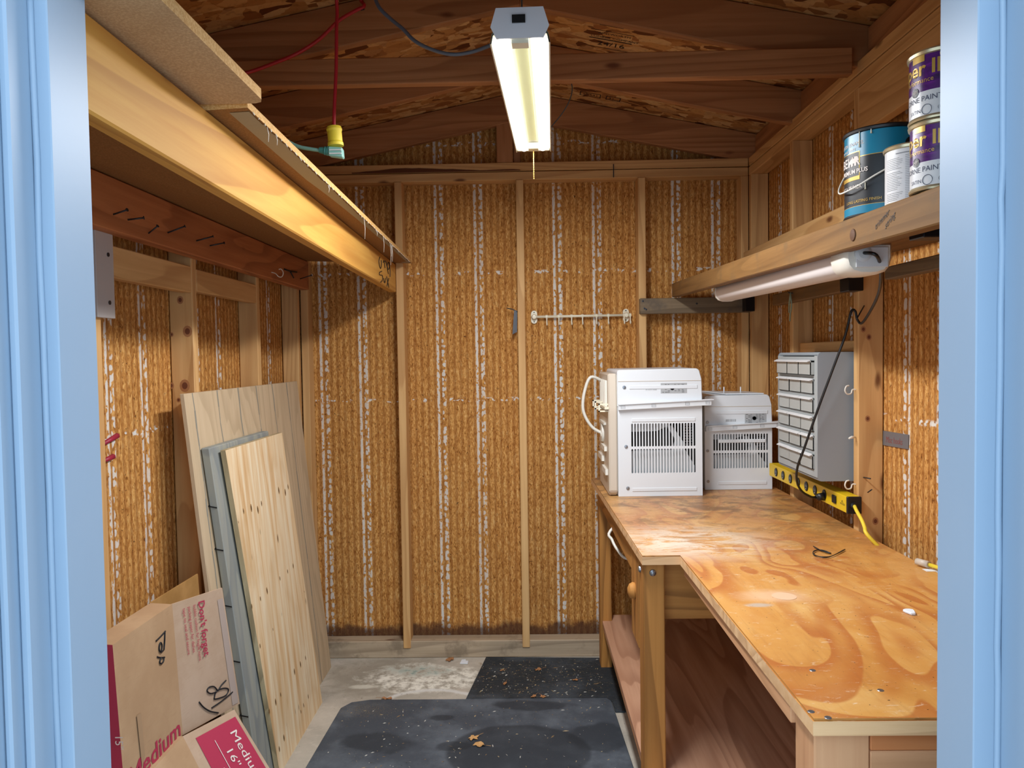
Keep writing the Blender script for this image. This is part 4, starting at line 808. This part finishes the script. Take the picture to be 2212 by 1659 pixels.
for z in (.30, .50, .70, .90, 1.05): 
    y = 2.66 - .085 * z / 1.252; x = -.992 - .114 * z / 1.252; ct.hexa([(x - .0005, y - .002, z), (x + .0295, y - .002, z - .006), (x + .0295, y + .03, z - .006), (x - .0005, y + .03, z), (x - .0005, y - .002, z + .004), (x + .0295, y - .002, z - .002), (x + .0295, y + .03, z - .002), (x - .0005, y + .03, z + .004)])
ct.build('saw_cut', M_DARK, t)
t = MB().hexa([(-.955, 2.80, 0), (-.937, 2.80, 0), (-.937, 3.40, 0), (-.955, 3.40, 0), (-1.062, 2.640, 1.236), (-1.044, 2.640, 1.236), (-1.044, 3.262, 1.236), (-1.062, 3.262, 1.236)], [1, 1, 1, 0, 1, 1]).build('plywood_sheet', [M_RAWPLY, lumber('ply_edge_z', 'z', '#d8c7a0', '#b39a70', '#6e5a3c', knots=False)], bevel=0)
kn = MB()
for p_, l_ in [([-1.0235, 2.8157, 0.9998], 0.02), ([-1.0218, 2.8799, 0.9799], 0.02), ([-1.0232, 2.9258, 0.9956], 0.014), ([-1.0239, 2.7387, 1.0038], 0.014), ([-1.0243, 3.1383, 1.0081], 0.02), ([-1.0224, 3.2158, 0.9866], 0.02), ([-1.0238, 3.2595, 1.0025], 0.015), ([-0.9953, 3.2107, 0.6736], 0.015), ([-0.9951, 3.1343, 0.6716], 0.012), ([-0.9952, 3.034, 0.6718], 0.012), ([-0.995, 2.8794, 0.6696], 0.018), ([-0.9944, 2.8041, 0.6632], 0.012), ([-0.9945, 2.714, 0.6639], 0.012), ([-0.9809, 2.7486, 0.5066], 0.012), ([-0.9602, 3.2358, 0.2683], 0.013), ([-0.9604, 3.1634, 0.2697], 0.018), ([-0.9607, 3.0798, 0.2733], 0.018), ([-0.9595, 2.8975, 0.2594], 0.013), ([-0.9593, 2.838, 0.2579], 0.018), ([-0.9593, 2.7647, 0.2571], 0.016), ([-0.9465, 3.2151, 0.1092], 0.013), ([-0.946, 3.1447, 0.1035], 0.013), ([-0.9454, 3.1025, 0.0967], 0.011), ([-0.9455, 2.8806, 0.0986], 0.018), ([-0.9445, 2.8211, 0.0864], 0.015), ([-0.9816, 2.8947, 0.5151], 0.008), ([-1.0215, 2.6804, 0.9763], 0.006), ([-0.9829, 3.3179, 0.53], 0.006)]:
    p_ = V(p_) + V((.0006, 0, 0)); up_ = V((-.107, -.1, 1.236)).normalized(); n_ = 12
    kn.add([p_ + up_ * (l_ * .8 * sin(2 * pi * k / n_)) + V((0, 1, 0)) * (l_ * .33 * cos(2 * pi * k / n_)) for k in range(n_)], [tuple(range(n_))], 0); kn.add([p_ + V((.0004, 0, 0)) + up_ * (l_ * .5 * sin(2 * pi * k / n_)) + V((0, 1, 0)) * (l_ * .16 * cos(2 * pi * k / n_)) for k in range(n_)], [tuple(range(n_))], 1)
tag(kn.build('knots', [plain('knot_ring', '#a98350', .7), plain('knot_core', '#4a2c16', .7)], t), kind='stuff')
tag(t, 'raw knotty plywood sheet leaning in front of the other boards', 'plywood')

# ------------------------------------------------------------------ cardboard boxes
TN, TF, BF, BN = V((-1.0000, 1.8050, 0.87)), V((-1.0000, 2.1170, 0.867)), V((-1.0000, 2.1570, 0.473)), V((-1.0, 1.846, .476))
BN = V((-1.0, 1.8375, .476))
dx = V((-.062, 0, .004))
t = thing('cardboard_box', 'flattened cardboard box standing on top, with open flap and marker writing', 'box', (-1.03, 2.0, .47), 'folded moving boxes')
MB().add([BN, BF, TF, TN, BN + dx, BF + dx, TF + dx, TN + dx], [(0, 1, 2, 3), (4, 7, 6, 5), (3, 2, 6, 7), (0, 4, 5, 1)]).build('box_side', M_CARD, t)
MB().add([BN, BN + dx, TN + dx, TN], [(0, 1, 2, 3)]).build('box_end', M_REDP, t); q_ = MB(); text_flat(q_, '15"', .028, (TN + BN) / 2 + V((-.010, -.0012, -.03)), (0, .0, -1), (1, 0, 0)); q_.build('printed_size', M_WHITEP, t)
fT, fB = V((-0.935, 2.3090, 0.854)), V((-0.935, 2.4230, 0.442))
nB = (fT - TF).cross(BF - TF).normalized(); nB = nB if nB.x > 0 else -nB
def onB(a, b, h=.0016): return (TF + (fT - TF) * a) * (1 - b) + (BF + (fB - BF) * a) * b + nB * h
fl_ = MB(); n_ = 8
for h_ in (0.0, -.004): fl_.add([onB(i / n_, k / n_, h_) for i in range(n_ + 1) for k in range(n_ + 1)], [(i * 9 + k, i * 9 + k + 1, i * 9 + k + 10, i * 9 + k + 9) for i in range(n_) for k in range(n_)])
for a_, b_ in (((0, 0), (1, 0)), ((1, 0), (1, 1)), ((1, 1), (0, 1))): fl_.add([onB(a_[0] + (b_[0] - a_[0]) * i / n_, a_[1] + (b_[1] - a_[1]) * i / n_, h_) for i in range(n_ + 1) for h_ in (0.0, -.004)], [(2 * i, 2 * i + 2, 2 * i + 3, 2 * i + 1) for i in range(n_)])
fl_.build('box_flap', M_CARD2, t)
bT, bB = TF + dx, BF + dx; e = V((-.02, .36, -.02)); MB().add([bT, bB, bB + e, bT + e] + [p + V((-.004, 0, 0)) for p in (bT, bB, bB + e, bT + e)], [(0, 1, 2, 3), (4, 7, 6, 5), (0, 3, 7, 4), (2, 1, 5, 6), (3, 2, 6, 7)]).build('box_flap', M_CARDI, t)
def onA(a, b): return TN + (TF - TN) * a + (BN - TN) * b + V((.0026, 0, 0))
eA, eU = (BF - BN).normalized(), (TN - BN).normalized(); e1, e2 = (fT - TF).normalized(), (onB(.35, .5) - onB(.35, .05)).normalized()
def put(name, m, par, *a_, **k_): q_ = MB(); text_flat(q_, *a_, **k_); return q_.build(name, m, par)
put('printed_size', M_REDP, t, 'Medium', .075, BF + V((.0012, -.30, .012)), eA, eU, width=.285, bold=.0015); put('printed_heading', M_REDP, t, "Don't forget", .036, onB(.47, .04, .0035), e2, e1, width=.178, bold=.0006)
for a, s in ((.365, 'bubble cushion for fragile items'), (.265, 'packing paper for dishes'), (.165, 'tape to seal and secure')): put('printed_line', M_REDP, t, s, .0165, onB(a, .055, .0035), e2, e1, width=.178 if 'bubble' in s else .145)
EPX=[[[-0.998, 2.015, 0.801], [-0.999, 2.042, 0.803], [-0.998, 2.068, 0.808]], [[-0.999, 2.067, 0.808], [-0.998, 2.062, 0.783], [-0.999, 2.058, 0.76]], [[-0.999, 2.058, 0.76], [-0.998, 2.039, 0.761], [-0.998, 2.03, 0.772], [-0.998, 2.033, 0.784], [-0.999, 2.042, 0.786], [-0.998, 2.047, 0.775], [-0.998, 2.041, 0.761]], [[-0.999, 2.019, 0.756], [-0.999, 2.038, 0.746], [-0.998, 2.059, 0.739]], [[-0.999, 2.057, 0.739], [-0.998, 2.051, 0.73], [-0.998, 2.037, 0.73], [-0.998, 2.031, 0.738], [-0.998, 2.042, 0.746]]]
mk = MB(); strokes(mk, EPX, .0022)
BPX = [[(1130, 1010), (1040, 1090), (960, 1150)], [(980, 1075), (1000, 1010), (1060, 980), (1098, 990), (1075, 1040), (1010, 1070), (980, 1075)], [(1012, 1005), (1045, 950), (1082, 912)], [(1012, 1005), (985, 970), (945, 975), (928, 1005), (955, 1028), (1000, 1015)], [(867, 1100), (900, 1145), (950, 1180), (1010, 1193)]]
def bq(x, y):   # picture of the flap -> flap coordinates
    a = (x - 665 - (y - 300) * .083) / 455; b = (y - 300 + a * 150) / (1075 - a * 115); return onB(a, b)
strokes(mk, [[bq(*p) for p in L] for L in BPX], .0022); mk.build('marker_writing', M_INK, t)
sc = MB(); sc.add([onA(.25, .55), onA(.32, .56), onA(.33, .86), onA(.27, .92)], [(0, 1, 2, 3)]); sc.build('tape_scar', plain('worn_card', '#a98a69', .7), t)
tp = MB(); tp.add([onB(a_, .08 + .90 * k / 8, .0012) for k in range(9) for a_ in (.86, .97)], [(2 * k, 2 * k + 1, 2 * k + 3, 2 * k + 2) for k in range(8)]); tp.build('packing_tape', plain('clear_tape', '#b8a69a', .25), t)
# lower box, tipped against the boards
O = V((-0.988, 2.1310, 0.483)); R = V((-0.93, 2.3630, 0.451))
S = V((-0.94, 2.1210, 0.396)); Q = V((-0.82, 2.3530, 0.268))
e2_ = (S - O); e2_ *= (O.z - .004) / -e2_.z; e2r = (Q - R); e2r *= (R.z - .004) / -e2r.z; e3_ = V((0, -.46, 0)); dk = V((-.11, 0, 0))
t = thing('cardboard_box', 'leaning cardboard box with red size label at the bottom, below another box', 'box', O + e2_ * .9, 'folded moving boxes')
c4 = [O, O + e3_, O + e3_ + e2_, O + e2_]
MB().add(c4 + [p + dk for p in c4], [(0, 1, 2, 3), (4, 7, 6, 5), (0, 4, 5, 1), (1, 5, 6, 2), (0, 3, 7, 4), (2, 6, 7, 3)]).build('box_side', M_CARD, t)
nR = (R - O).cross(e2_).normalized(); nR = nR if nR.x > 0 else -nR
def onR(a, b, h=.0014): return (O + (R - O) * a) * (1 - b) + (O + e2_ + (R + e2r - O - e2_) * a) * b + nR * h
gq = MB(); n_ = 6
for h_, fl in ((0.0, 0), (-.004, 1)): gq.add([onR(i / n_, k / n_, h_) for i in range(n_ + 1) for k in range(n_ + 1)], [(i * 7 + k, i * 7 + k + 1, i * 7 + k + 8, i * 7 + k + 7) for i in range(n_) for k in range(n_)])
for a_, b_ in (((0, 0), (1, 0)), ((1, 0), (1, 1)), ((1, 1), (0, 1)), ((0, 1), (0, 0))):
    gq.add([onR(a_[0] + (b_[0] - a_[0]) * i / n_, a_[1] + (b_[1] - a_[1]) * i / n_, h_) for i in range(n_ + 1) for h_ in (0, -.004)], [(2 * i, 2 * i + 2, 2 * i + 3, 2 * i + 1) for i in range(n_)])
gq.build('box_flap', M_CARD2, t)
lb = MB(); n_ = 6; lb.add([onR(.16 + .78 * i / n_, .04 + .95 * k / n_) for i in range(n_ + 1) for k in range(n_ + 1)], [(i * 7 + k, i * 7 + k + 1, i * 7 + k + 8, i * 7 + k + 7) for i in range(n_) for k in range(n_)]); lb.build('red_label', M_REDP, t)
d2_ = (onR(.6, .5) - onR(.6, .05)).normalized(); d1_ = (R - O).normalized()
put('printed_size', M_WHITEP, t, 'Medium /', .046, onR(.70, .10, .0032), d2_, d1_, width=.20); put('printed_size', M_WHITEP, t, '16" x 16"', .042, onR(.49, .17, .0032), d2_, d1_, width=.18)
put('printed_line', M_WHITEP, t, 'For more packing', .013, onR(.30, .25, .0032), d2_, d1_); put('printed_line', M_WHITEP, t, 'www.', .034, onR(.19, .27, .0032), d2_, d1_)
pr = MB(); pr.add([onR(.405, .10, .0032), onR(.415, .10, .0032), onR(.415, .85, .0032), onR(.405, .85, .0032)], [(0, 1, 2, 3)]); pr.build('printed_rule', M_WHITEP, t)
nL = e3_.cross(e2_).normalized(); nL = nL if nL.x > 0 else -nL
def onL(u_, v_): return O + e3_.normalized() * u_ + e2_.normalized() * v_ + nL * .0015
mk = MB(); strokes(mk, [[onL(.055, .075), onL(.085, .09), onL(.12, .125)], [onL(.095, .055), onL(.085, .10), onL(.07, .155)]], .0022); mk.build('marker_writing', M_INK, t)

# ------------------------------------------------------------------ floor mats, leaves, scraps
t = MB().prism([(-.89, 1.55, .001), (.43, 1.55, .001), (.362, 3.37, .001), (.345, 3.398, .001), (-.72, 3.400, .001), (-.80, 3.375, .001), (-.835, 3.32, .001)], (0, 0, .010)).build('floor_mat', M_MAT, bevel=.003); tag(t, 'large smooth black rubber mat with a wet patch, nearest the door', 'mat')
mr = MB().prism([(-.286, 3.3985, .0005), (.408, 3.27, .0005), (.415, 3.862, .0005), (-.222, 3.890, .0005), (-.279, 3.402, .0005)], (0, 0, .0085))
mr = MB().prism([(-.290, 3.4005, .0005), (.3445, 3.4005, .0005), (.3645, 3.374, .0005), (.368, 3.275, .0005), (.412, 3.275, .0005), (.417, 3.862, .0005), (-.222, 3.888, .0005)], (0, 0, .0085)).build('floor_mat', M_RIB, bevel=.002); tag(mr, 'ribbed black mat with debris by the back wall', 'mat')
def leaf(name, label, p, s, rot, m, kind=0):
    rr = random.Random(int(s * 1e4) + int(rot * 10)); n = 16; pts = []
    for k in range(n):
        q = 2 * pi * k / n; r_ = s * ((1 + .28 * cos(5 * q)) if kind == 0 else (.55 + .45 * abs(cos(q)))) * rr.uniform(.85, 1.1); x, y = r_ * cos(q), r_ * sin(q) * .7
        pts.append((p[0] + x * cos(rot) - y * sin(rot), p[1] + x * sin(rot) + y * cos(rot), p[2] + .002 + rr.uniform(0, s * .35)))
    c = (p[0], p[1], p[2] + .001); mb = MB().add([c] + pts, [(0, k + 1, (k + 1) % n + 1) for k in range(n)])
    tip = V(pts[0]); mb.tube([tip, tip + V((cos(rot) * s * .9, sin(rot) * s * .9, .002))], .0008, 4)
    return tag(mb.build(name, m), label, 'leaf', 'dry leaves on the floor')
for i, (p, s, rot, m, lab) in enumerate((
    ((0.044, 3.7130, 0.009), .020, .3, M_LEAF, 'dry brown leaf near the top middle of the ribbed mat'), ((-0.116, 3.5540, 0.009), .017, 1.3, M_LEAF, 'dry leaf near the left edge of the ribbed mat'),
    ((0.216, 3.5890, 0.009), .016, .2, M_LEAF, 'small dry leaf on the right half of the ribbed mat'), ((0.016, 3.4150, 0.009), .018, .9, M_LEAF, 'leaf on the ribbed mat at its seam with the smooth mat, left of another'),
    ((0.058, 3.4140, 0.009), .014, 2.2, M_LEAF, 'leaf on the ribbed mat at its seam with the smooth mat, right of another'), ((-0.134, 3.7080, 0.009), .012, .5, M_LEAF, 'tiny dry leaf near the far left corner of the ribbed mat'),
    ((-0.406, 3.8680, 0), .026, 1.1, M_LEAF, 'brown lobed leaf on the concrete against the back sill'), ((-0.648, 3.4220, 0), .026, 3.2, M_LEAF, 'curled brown leaf on the concrete at the smooth mat edge'),
    ((-0.23, 3.0370, 0.011), .022, .6, M_LEAF2, 'tan leaf with raised stem on the wet patch of the smooth mat'), ((-0.204, 2.9850, 0.011), .024, -.4, M_LEAF2, 'tan lobed leaf lying in the wet patch below another leaf'))):
    leaf('dry_leaf', lab, p, s, rot, m, i % 2 if i < 8 else 0)
p = (-0.331, 3.8370, 0)
tag(MB().prism([(p[0] - .02, p[1] - .02, .001), (p[0] + .02, p[1] - .022, .001), (p[0] + .021, p[1] + .01, .001), (p[0] + .008, p[1] + .012, .001), (p[0] + .006, p[1] + .03, .001), (p[0] - .014, p[1] + .028, .001)], (0, 0, .004)).build('paper_scrap', M_PAPER, bevel=.001), 'white paper scrap on the concrete near the back sill', 'paper')
rr = random.Random(11); db = MB()
for k in range(900):
    x, y = rr.uniform(-.80, .36), rr.uniform(2.35, 3.38)
    z = .0112
    if k % 2: x, y, z = rr.uniform(-.25, .40), rr.uniform(3.42, 3.84), .0092
    if x > .345: continue
    s = rr.uniform(.0012, .0035) * (1.8 if rr.random() < .06 else 1); q = rr.uniform(0, pi); l = s * rr.uniform(1, 3.2); a = V((cos(q), sin(q), 0)); b = V((-sin(q), cos(q), 0)); c = V((x, y, z))
    db.add([c - a * l, c + b * s * .6 + V((0, 0, .0015)), c + a * l, c - b * s * .6], [(0, 3, 2, 1)], rr.choice((0, 0, 1, 2)))
db.build('floor_debris', [plain('chip_tan', '#a3916f', .8), plain('chip_pale', '#c9c6ba', .8), plain('chip_brown', '#80684a', .8)]); tag(bpy.data.objects['floor_debris'], 'small wood chips and flecks scattered over the black mats', 'debris', kind='stuff')

# ------------------------------------------------------------------ hook rail on the back wall
t = thing('hook_rail', 'cream enamel hook rail with small hooks on the back wall', 'hook rail', (.29, 3.96, 1.71))
RZ = lambda x: 1.7465 + (x - .064) * .004; RY = 3.955
MB().tube([(.052, RY, RZ(.052)), (.520, RY, RZ(.520))], .0065, 12).build('rod', M_CREAM, t)
for x in (.050, .522):
    z = RZ(x); n = 10; pl = [(x + .0155 * cos(pi * k / n), 3.975, z + .018 + .0155 * sin(pi * k / n)) for k in range(n + 1)] + [(x - .0155 * cos(pi * k / n), 3.975, z - .018 - .0155 * sin(pi * k / n)) for k in range(n + 1)]
    b = MB().prism(pl, (0, .012, 0)).lathe((x, 3.978, z), (0, -1, 0), [(.015, 0), (.014, .02), (.010, .03), (0, .031)], 16).build('rail_bracket', M_CREAM, t, 0)
    s_ = MB(); [s_.lathe((x, 3.975, z + q), (0, -1, 0), [(.0035, 0), (.0035, .001), (0, .001)], 8) for q in (-.024, .024)]; s_.build('screw', M_NAIL, b)
for u in (503/5.978, 658/5.978, 822/5.978, 962/5.978, 1142/5.978, 1293/5.978, 1495/5.978, 1572/5.978):
    x = -.1085 + u * .002385 + .022; z = RZ(x)
    MB().lathe((x - .006, RY, z), (1, 0, 0), [(.0095, 0), (.0095, .011), (.0065, .0111)], 12).tube(smooth_path([(x, RY - .006, z - .006), (x, RY - .006, z - .03), (x, RY - .011, z - .042), (x, RY - .019, z - .042), (x, RY - .021, z - .032)], 4), .0035, 7).build('hook', M_CREAM, t)
# bundle of steel strips on a nail
t = thing('nail', 'long dark nail sticking out beside the middle back stud', 'nail', (-.05, 3.95, 1.78)); 
MB().tube(smooth_path([(-.034, 3.93, 1.772), (-.06, 3.925, 1.785), (-0.086, 3.9300, 1.7910)], 4), .0026, 6).build('shank', M_NAIL, t); MB().lathe((-0.088, 3.9300, 1.7920), (-1, 0, .3), [(.005, 0), (.005, .002), (0, .002)], 8).build('nail_head', M_NAIL, t)
t = thing('metal_strips', 'bundle of grey metal strips hanging from a nail beside the middle stud', 'metal strips', (-.05, 3.925, 1.66))
for k, (a, b, zl) in enumerate(((-.052, -.062, 1.660), (-.047, -.054, 1.664), (-.043, -.046, 1.668))): MB().hexa([(b, 3.92 + k * .004, zl), (b + .007, 3.92 + k * .004, zl), (b + .007, 3.9225 + k * .004, zl), (b, 3.9225 + k * .004, zl), (a, 3.92 + k * .004, 1.779), (a + .007, 3.92 + k * .004, 1.779), (a + .007, 3.9225 + k * .004, 1.779), (a, 3.9225 + k * .004, 1.779)]).build('strip', plain('grey_strip', '#565a60', .55, .2), t)
# tape label and cup hooks on the right wall
t = thing('tape_label', 'strip of grey duct tape with faded red writing on the right wall', 'tape', (1.216, 2.54, 1.25))
MB().hexa([(1.2155, 2.634, 1.226), (1.2155, 2.632, 1.275), (1.2155, 2.458, 1.279), (1.2155, 2.461, 1.232), (1.217, 2.634, 1.226), (1.217, 2.632, 1.275), (1.217, 2.458, 1.279), (1.217, 2.461, 1.232)]).build('tape', M_TAPE, t)
lm = MB(); text_flat(lm, 'Misc hooks', .030, (1.215, 2.612, 1.238), (0, -1, .03), (0, 0, 1), width=.115, shear=.15); lm.build('marker_writing', M_REDINK, t)
def cup(label, p, kind):
    p = V(p)
    if kind: m = MB().tube([p, p + V((-.018, -.01, .001)), p + V((-.03, -.016, -.002))], [.0025, .005, .003], 8)
    else: m = MB().tube(smooth_path([p, p + V((-.012, 0, 0)), p + V((-.018, -.004, -.012)), p + V((-.032, -.006, -.014)), p + V((-.040, -.008, -.002)), p + V((-.036, -.008, .012)), p + V((-.026, -.006, .015))], 4), .0026, 7)
    tag(m.build('cup_hook', M_WIRE), label, 'hook', 'white hooks on the bench stud')
for p, k, lab in (((1.1150, 2.6450, 1.4150), 0, 'white cup hook, topmost on the stud beside the drawer cabinet'), ((1.1150, 2.6450, 1.2520), 1, 'straight white peg on the stud beside the drawer cabinet'), ((1.1150, 2.6450, 1.0890), 0, 'white cup hook on the stud just above the yellow power strip')):
    cup(lab, (1.131, 2.65, p[2]), k)

# ------------------------------------------------------------------ fluorescent shop light
t = thing('shop_light', 'lit white twin tube shop light hanging under the roof ridge', 'lamp', (.02, 2.26, 2.3))
n0, n1 = V((-.001, 1.652, 2.232)), V((.043, 2.87, 2.322)); ax = (n1 - n0).normalized(); rt = V((ax.y, -ax.x, 0)).normalized(); upv = rt.cross(ax)
def FP(s, a, b): return n0 + (n1 - n0) * s + rt * a + upv * b
def fbox(mb, s0, s1, a0, a1, b0, b1, mi=0): return mb.hexa([FP(s0, a0, b0), FP(s0, a1, b0), FP(s1, a1, b0), FP(s1, a0, b0), FP(s0, a0, b1), FP(s0, a1, b1), FP(s1, a1, b1), FP(s1, a0, b1)][:8], mi)
hs = [(-.064, -.022), (-.060, -.002), (-.040, .028), (.040, .028), (.060, -.002), (.064, -.022), (.061, -.022), (.057, -.004), (.034, .004), (-.034, .004), (-.057, -.004), (-.061, -.022)]
N = len(hs); mb = MB(); mb.add([FP(0, a, b) for a, b in hs] + [FP(1, a, b) for a, b in hs], [(k, (k + 1) % N, N + (k + 1) % N, N + k) for k in range(N)]); mb.build('housing', M_REFL, t)
MB().prism([FP(-.002, a, b) for a, b in ((-.050, -.012), (.050, -.012), (.062, .012), (.050, .050), (-.050, .050), (-.062, .012))], ax * .004 + V((0, 0, 0))).build('end_plate', plain('lamp_end_plate', '#dadbe2', .4), t)
MB().prism([FP(0, a, b) for a, b in ((-.050, .004), (.050, .004), (.050, .048), (-.050, .048))], ax * 1.215).build('ballast_cover', M_REFL, t)
ep = MB(); fbox(ep, .985, .998, -.058, .058, -.020, .004); ep.build('end_plate', M_REFL, t)
ot = MB(); ot.hexa([FP(-.006, a, b) for a, b in ((-.016, .018), (.012, .018), (.012, .034), (-.016, .034))] + [FP(-.002, a, b) for a, b in ((-.016, .018), (.012, .018), (.012, .034), (-.016, .034))]); ot.build('pull_outlet', M_BLK, t)
for a in (-.034, .034): MB().tube([FP(.012, a, -.010), FP(.985, a, -.010)], .0125, 14).build('tube', M_TUBE, t)
for a in (-.034, .034):
    ld = bpy.data.lights.new('tube_light', 'AREA'); ld.shape = 'RECTANGLE'; ld.size = 1.17; ld.size_y = .022; ld.energy = LAMP_WATTS; ld.color = (.97, .98, 1.0)
    lo = bpy.data.objects.new('tube_light', ld); COL.objects.link(lo); m_ = Matrix((ax, -rt, upv)).transposed()
    lo.matrix_world = Matrix.Translation(FP(.5, a, -.0232)) @ m_.to_4x4()

cr = MB(); fbox(cr, .01, .90, -.0145, .0145, -.004, .0035); cr.build('ballast_channel', plain('ballast_paint', '#d9dba8', .4), t)
for s0 in (.004, .955):
    sk = MB(); fbox(sk, s0, s0 + .03, -.018, .018, -.020, .002); sk.build('lamp_socket', M_REFL, t)
q = FP(.975, .0, -.021); ch = MB()
for k in range(16): ch.lathe(q + V((0, 0, -.0065 * k - .006)), (0, 0, 1), [(0, -.0026), (.0026, 0), (0, .0026)], 6)
ch.tube([q, q + V((0, 0, -.105))], .0009, 4); ch.build('pull_chain', M_GOLD, t)
for s0 in (.12, .88): MB().tube([FP(s0, 0, .046), (FP(s0, 0, .05).x, FP(s0, 0, .05).y, 2.866)], .002, 5).build('hanging_wire', M_NAIL, t)
t = tag(MB().tube(smooth_path([(-0.376, 2.0000, 2.4890), (-0.358, 1.9800, 2.4390), (-0.327, 1.9800, 2.4070), (-0.297, 1.9700, 2.3790), (-0.267, 1.9600, 2.3450), (-0.225, 1.9500, 2.3190), (-0.172, 1.9400, 2.3010), (-0.12, 1.9400, 2.3060), (-0.066, 1.9200, 2.3160)], 5), .0048, 8).build('lamp_cable', M_GRYC), 'grey cable looping from the roof to the shop light', 'cable')
# extension cords
t = thing('extension_cord', 'red extension cord with yellow connector hanging from the rafters', 'cord', (-0.532, 2.2000, 2.2050))
MB().tube(smooth_path([(-.50, 2.02, 2.775), (-.515, 2.12, 2.70), (-0.517, 2.2000, 2.5570), (-0.519, 2.2000, 2.4830), (-0.523, 2.2000, 2.3670), (-0.531, 2.2000, 2.2500), (-0.533, 2.2000, 2.2040)], 4), .0048, 8).build('cable', M_REDC, t)
MB().tube(smooth_path([(-.50, 2.02, 2.775), (-.52, 2.3, 2.76), (-0.536, 2.6000, 2.7570), (-0.519, 2.6000, 2.7230), (-0.544, 2.5950, 2.7070), (-0.602, 2.5850, 2.6690), (-0.667, 2.5800, 2.6080), (-0.743, 2.5750, 2.5600), (-0.82, 2.5700, 2.5280), (-0.894, 2.5600, 2.4990), (-0.953, 2.5400, 2.4810), (-1.05, 2.5, 2.46)], 5), .0058, 8).build('cable', M_REDC, t)
yc = V((-0.533, 2.2000, 2.2060)); yb = V((-0.529, 2.2000, 2.1520)); ud = (yb - yc)
MB().lathe(yc, ud, [(.010, -.002), (.020, .0), (.0225, .008), (.0205, .014), (.0205, ud.length - .012), (.0225, ud.length - .008), (.0225, ud.length), (0, ud.length)], 18).build('connector', M_YELC, t)
MB().tube([(-0.527, 2.6050, 2.7230), (-0.52, 2.6000, 2.7110), (-0.531, 2.6000, 2.7090)], .0025, 6).build('nail_hook', M_NAIL, t)
gp = V((-0.534, 2.2000, 2.1360)); t = thing('extension_cord', 'pale green cord plugged into the yellow connector, leading onto the left shelf', 'cord', gp)
MB().hexa([gp + V(p) for p in ((-.014, -.016, -.014), (.028, -.012, -.020), (.026, .018, -.018), (-.014, .014, -.012), (-.014, -.016, .012), (.026, -.012, .010), (.024, .018, .010), (-.014, .014, .012))]).build('plug', M_GRNC, t, .003)
rl = MB(); [rl.box(gp.x - .010, gp.x + .024, gp.y - .0175, gp.y - .0145, gp.z + q - .002, gp.z + q + .001) for q in (-.008, .002)]; rl.build('grip_ridge', M_CANW, t)
s0 = gp + V((-.012, 0, .002)); MB().lathe(s0, (-1, -.05, .12), [(.0135, 0), (.0135, .008), (.0115, .010), (.0125, .014), (.010, .018), (.008, .030), (0, .031)], 14).build('strain_relief', plain('dark_green', '#3f8078', .5), t)
MB().tube(smooth_path([s0 + V((-.028, 0, .003)), (-0.6, 2.2000, 2.1450), (-0.642, 2.2000, 2.1550), (-0.687, 2.2000, 2.1820), (-0.72, 2.1800, 2.2070), (-0.744, 2.1500, 2.2240), (-.70, 2.10, 2.12), (-.85, 2.0, 2.085)], 5), .0055, 8).build('cable', M_GRNC, t)

tag(MB().tube(smooth_path([(0.204, 3.2000, 2.6770), (0.21, 3.2100, 2.6370), (0.195, 3.2200, 2.5900), (0.165, 3.2500, 2.5500), (0.122, 3.2600, 2.5030)], 5), .002, 6).build('thin_wire', plain('blue_wire', '#3c5560', .5)), 'thin dark blue wire dangling behind the ceiling tie, right of the shop light', 'wire')
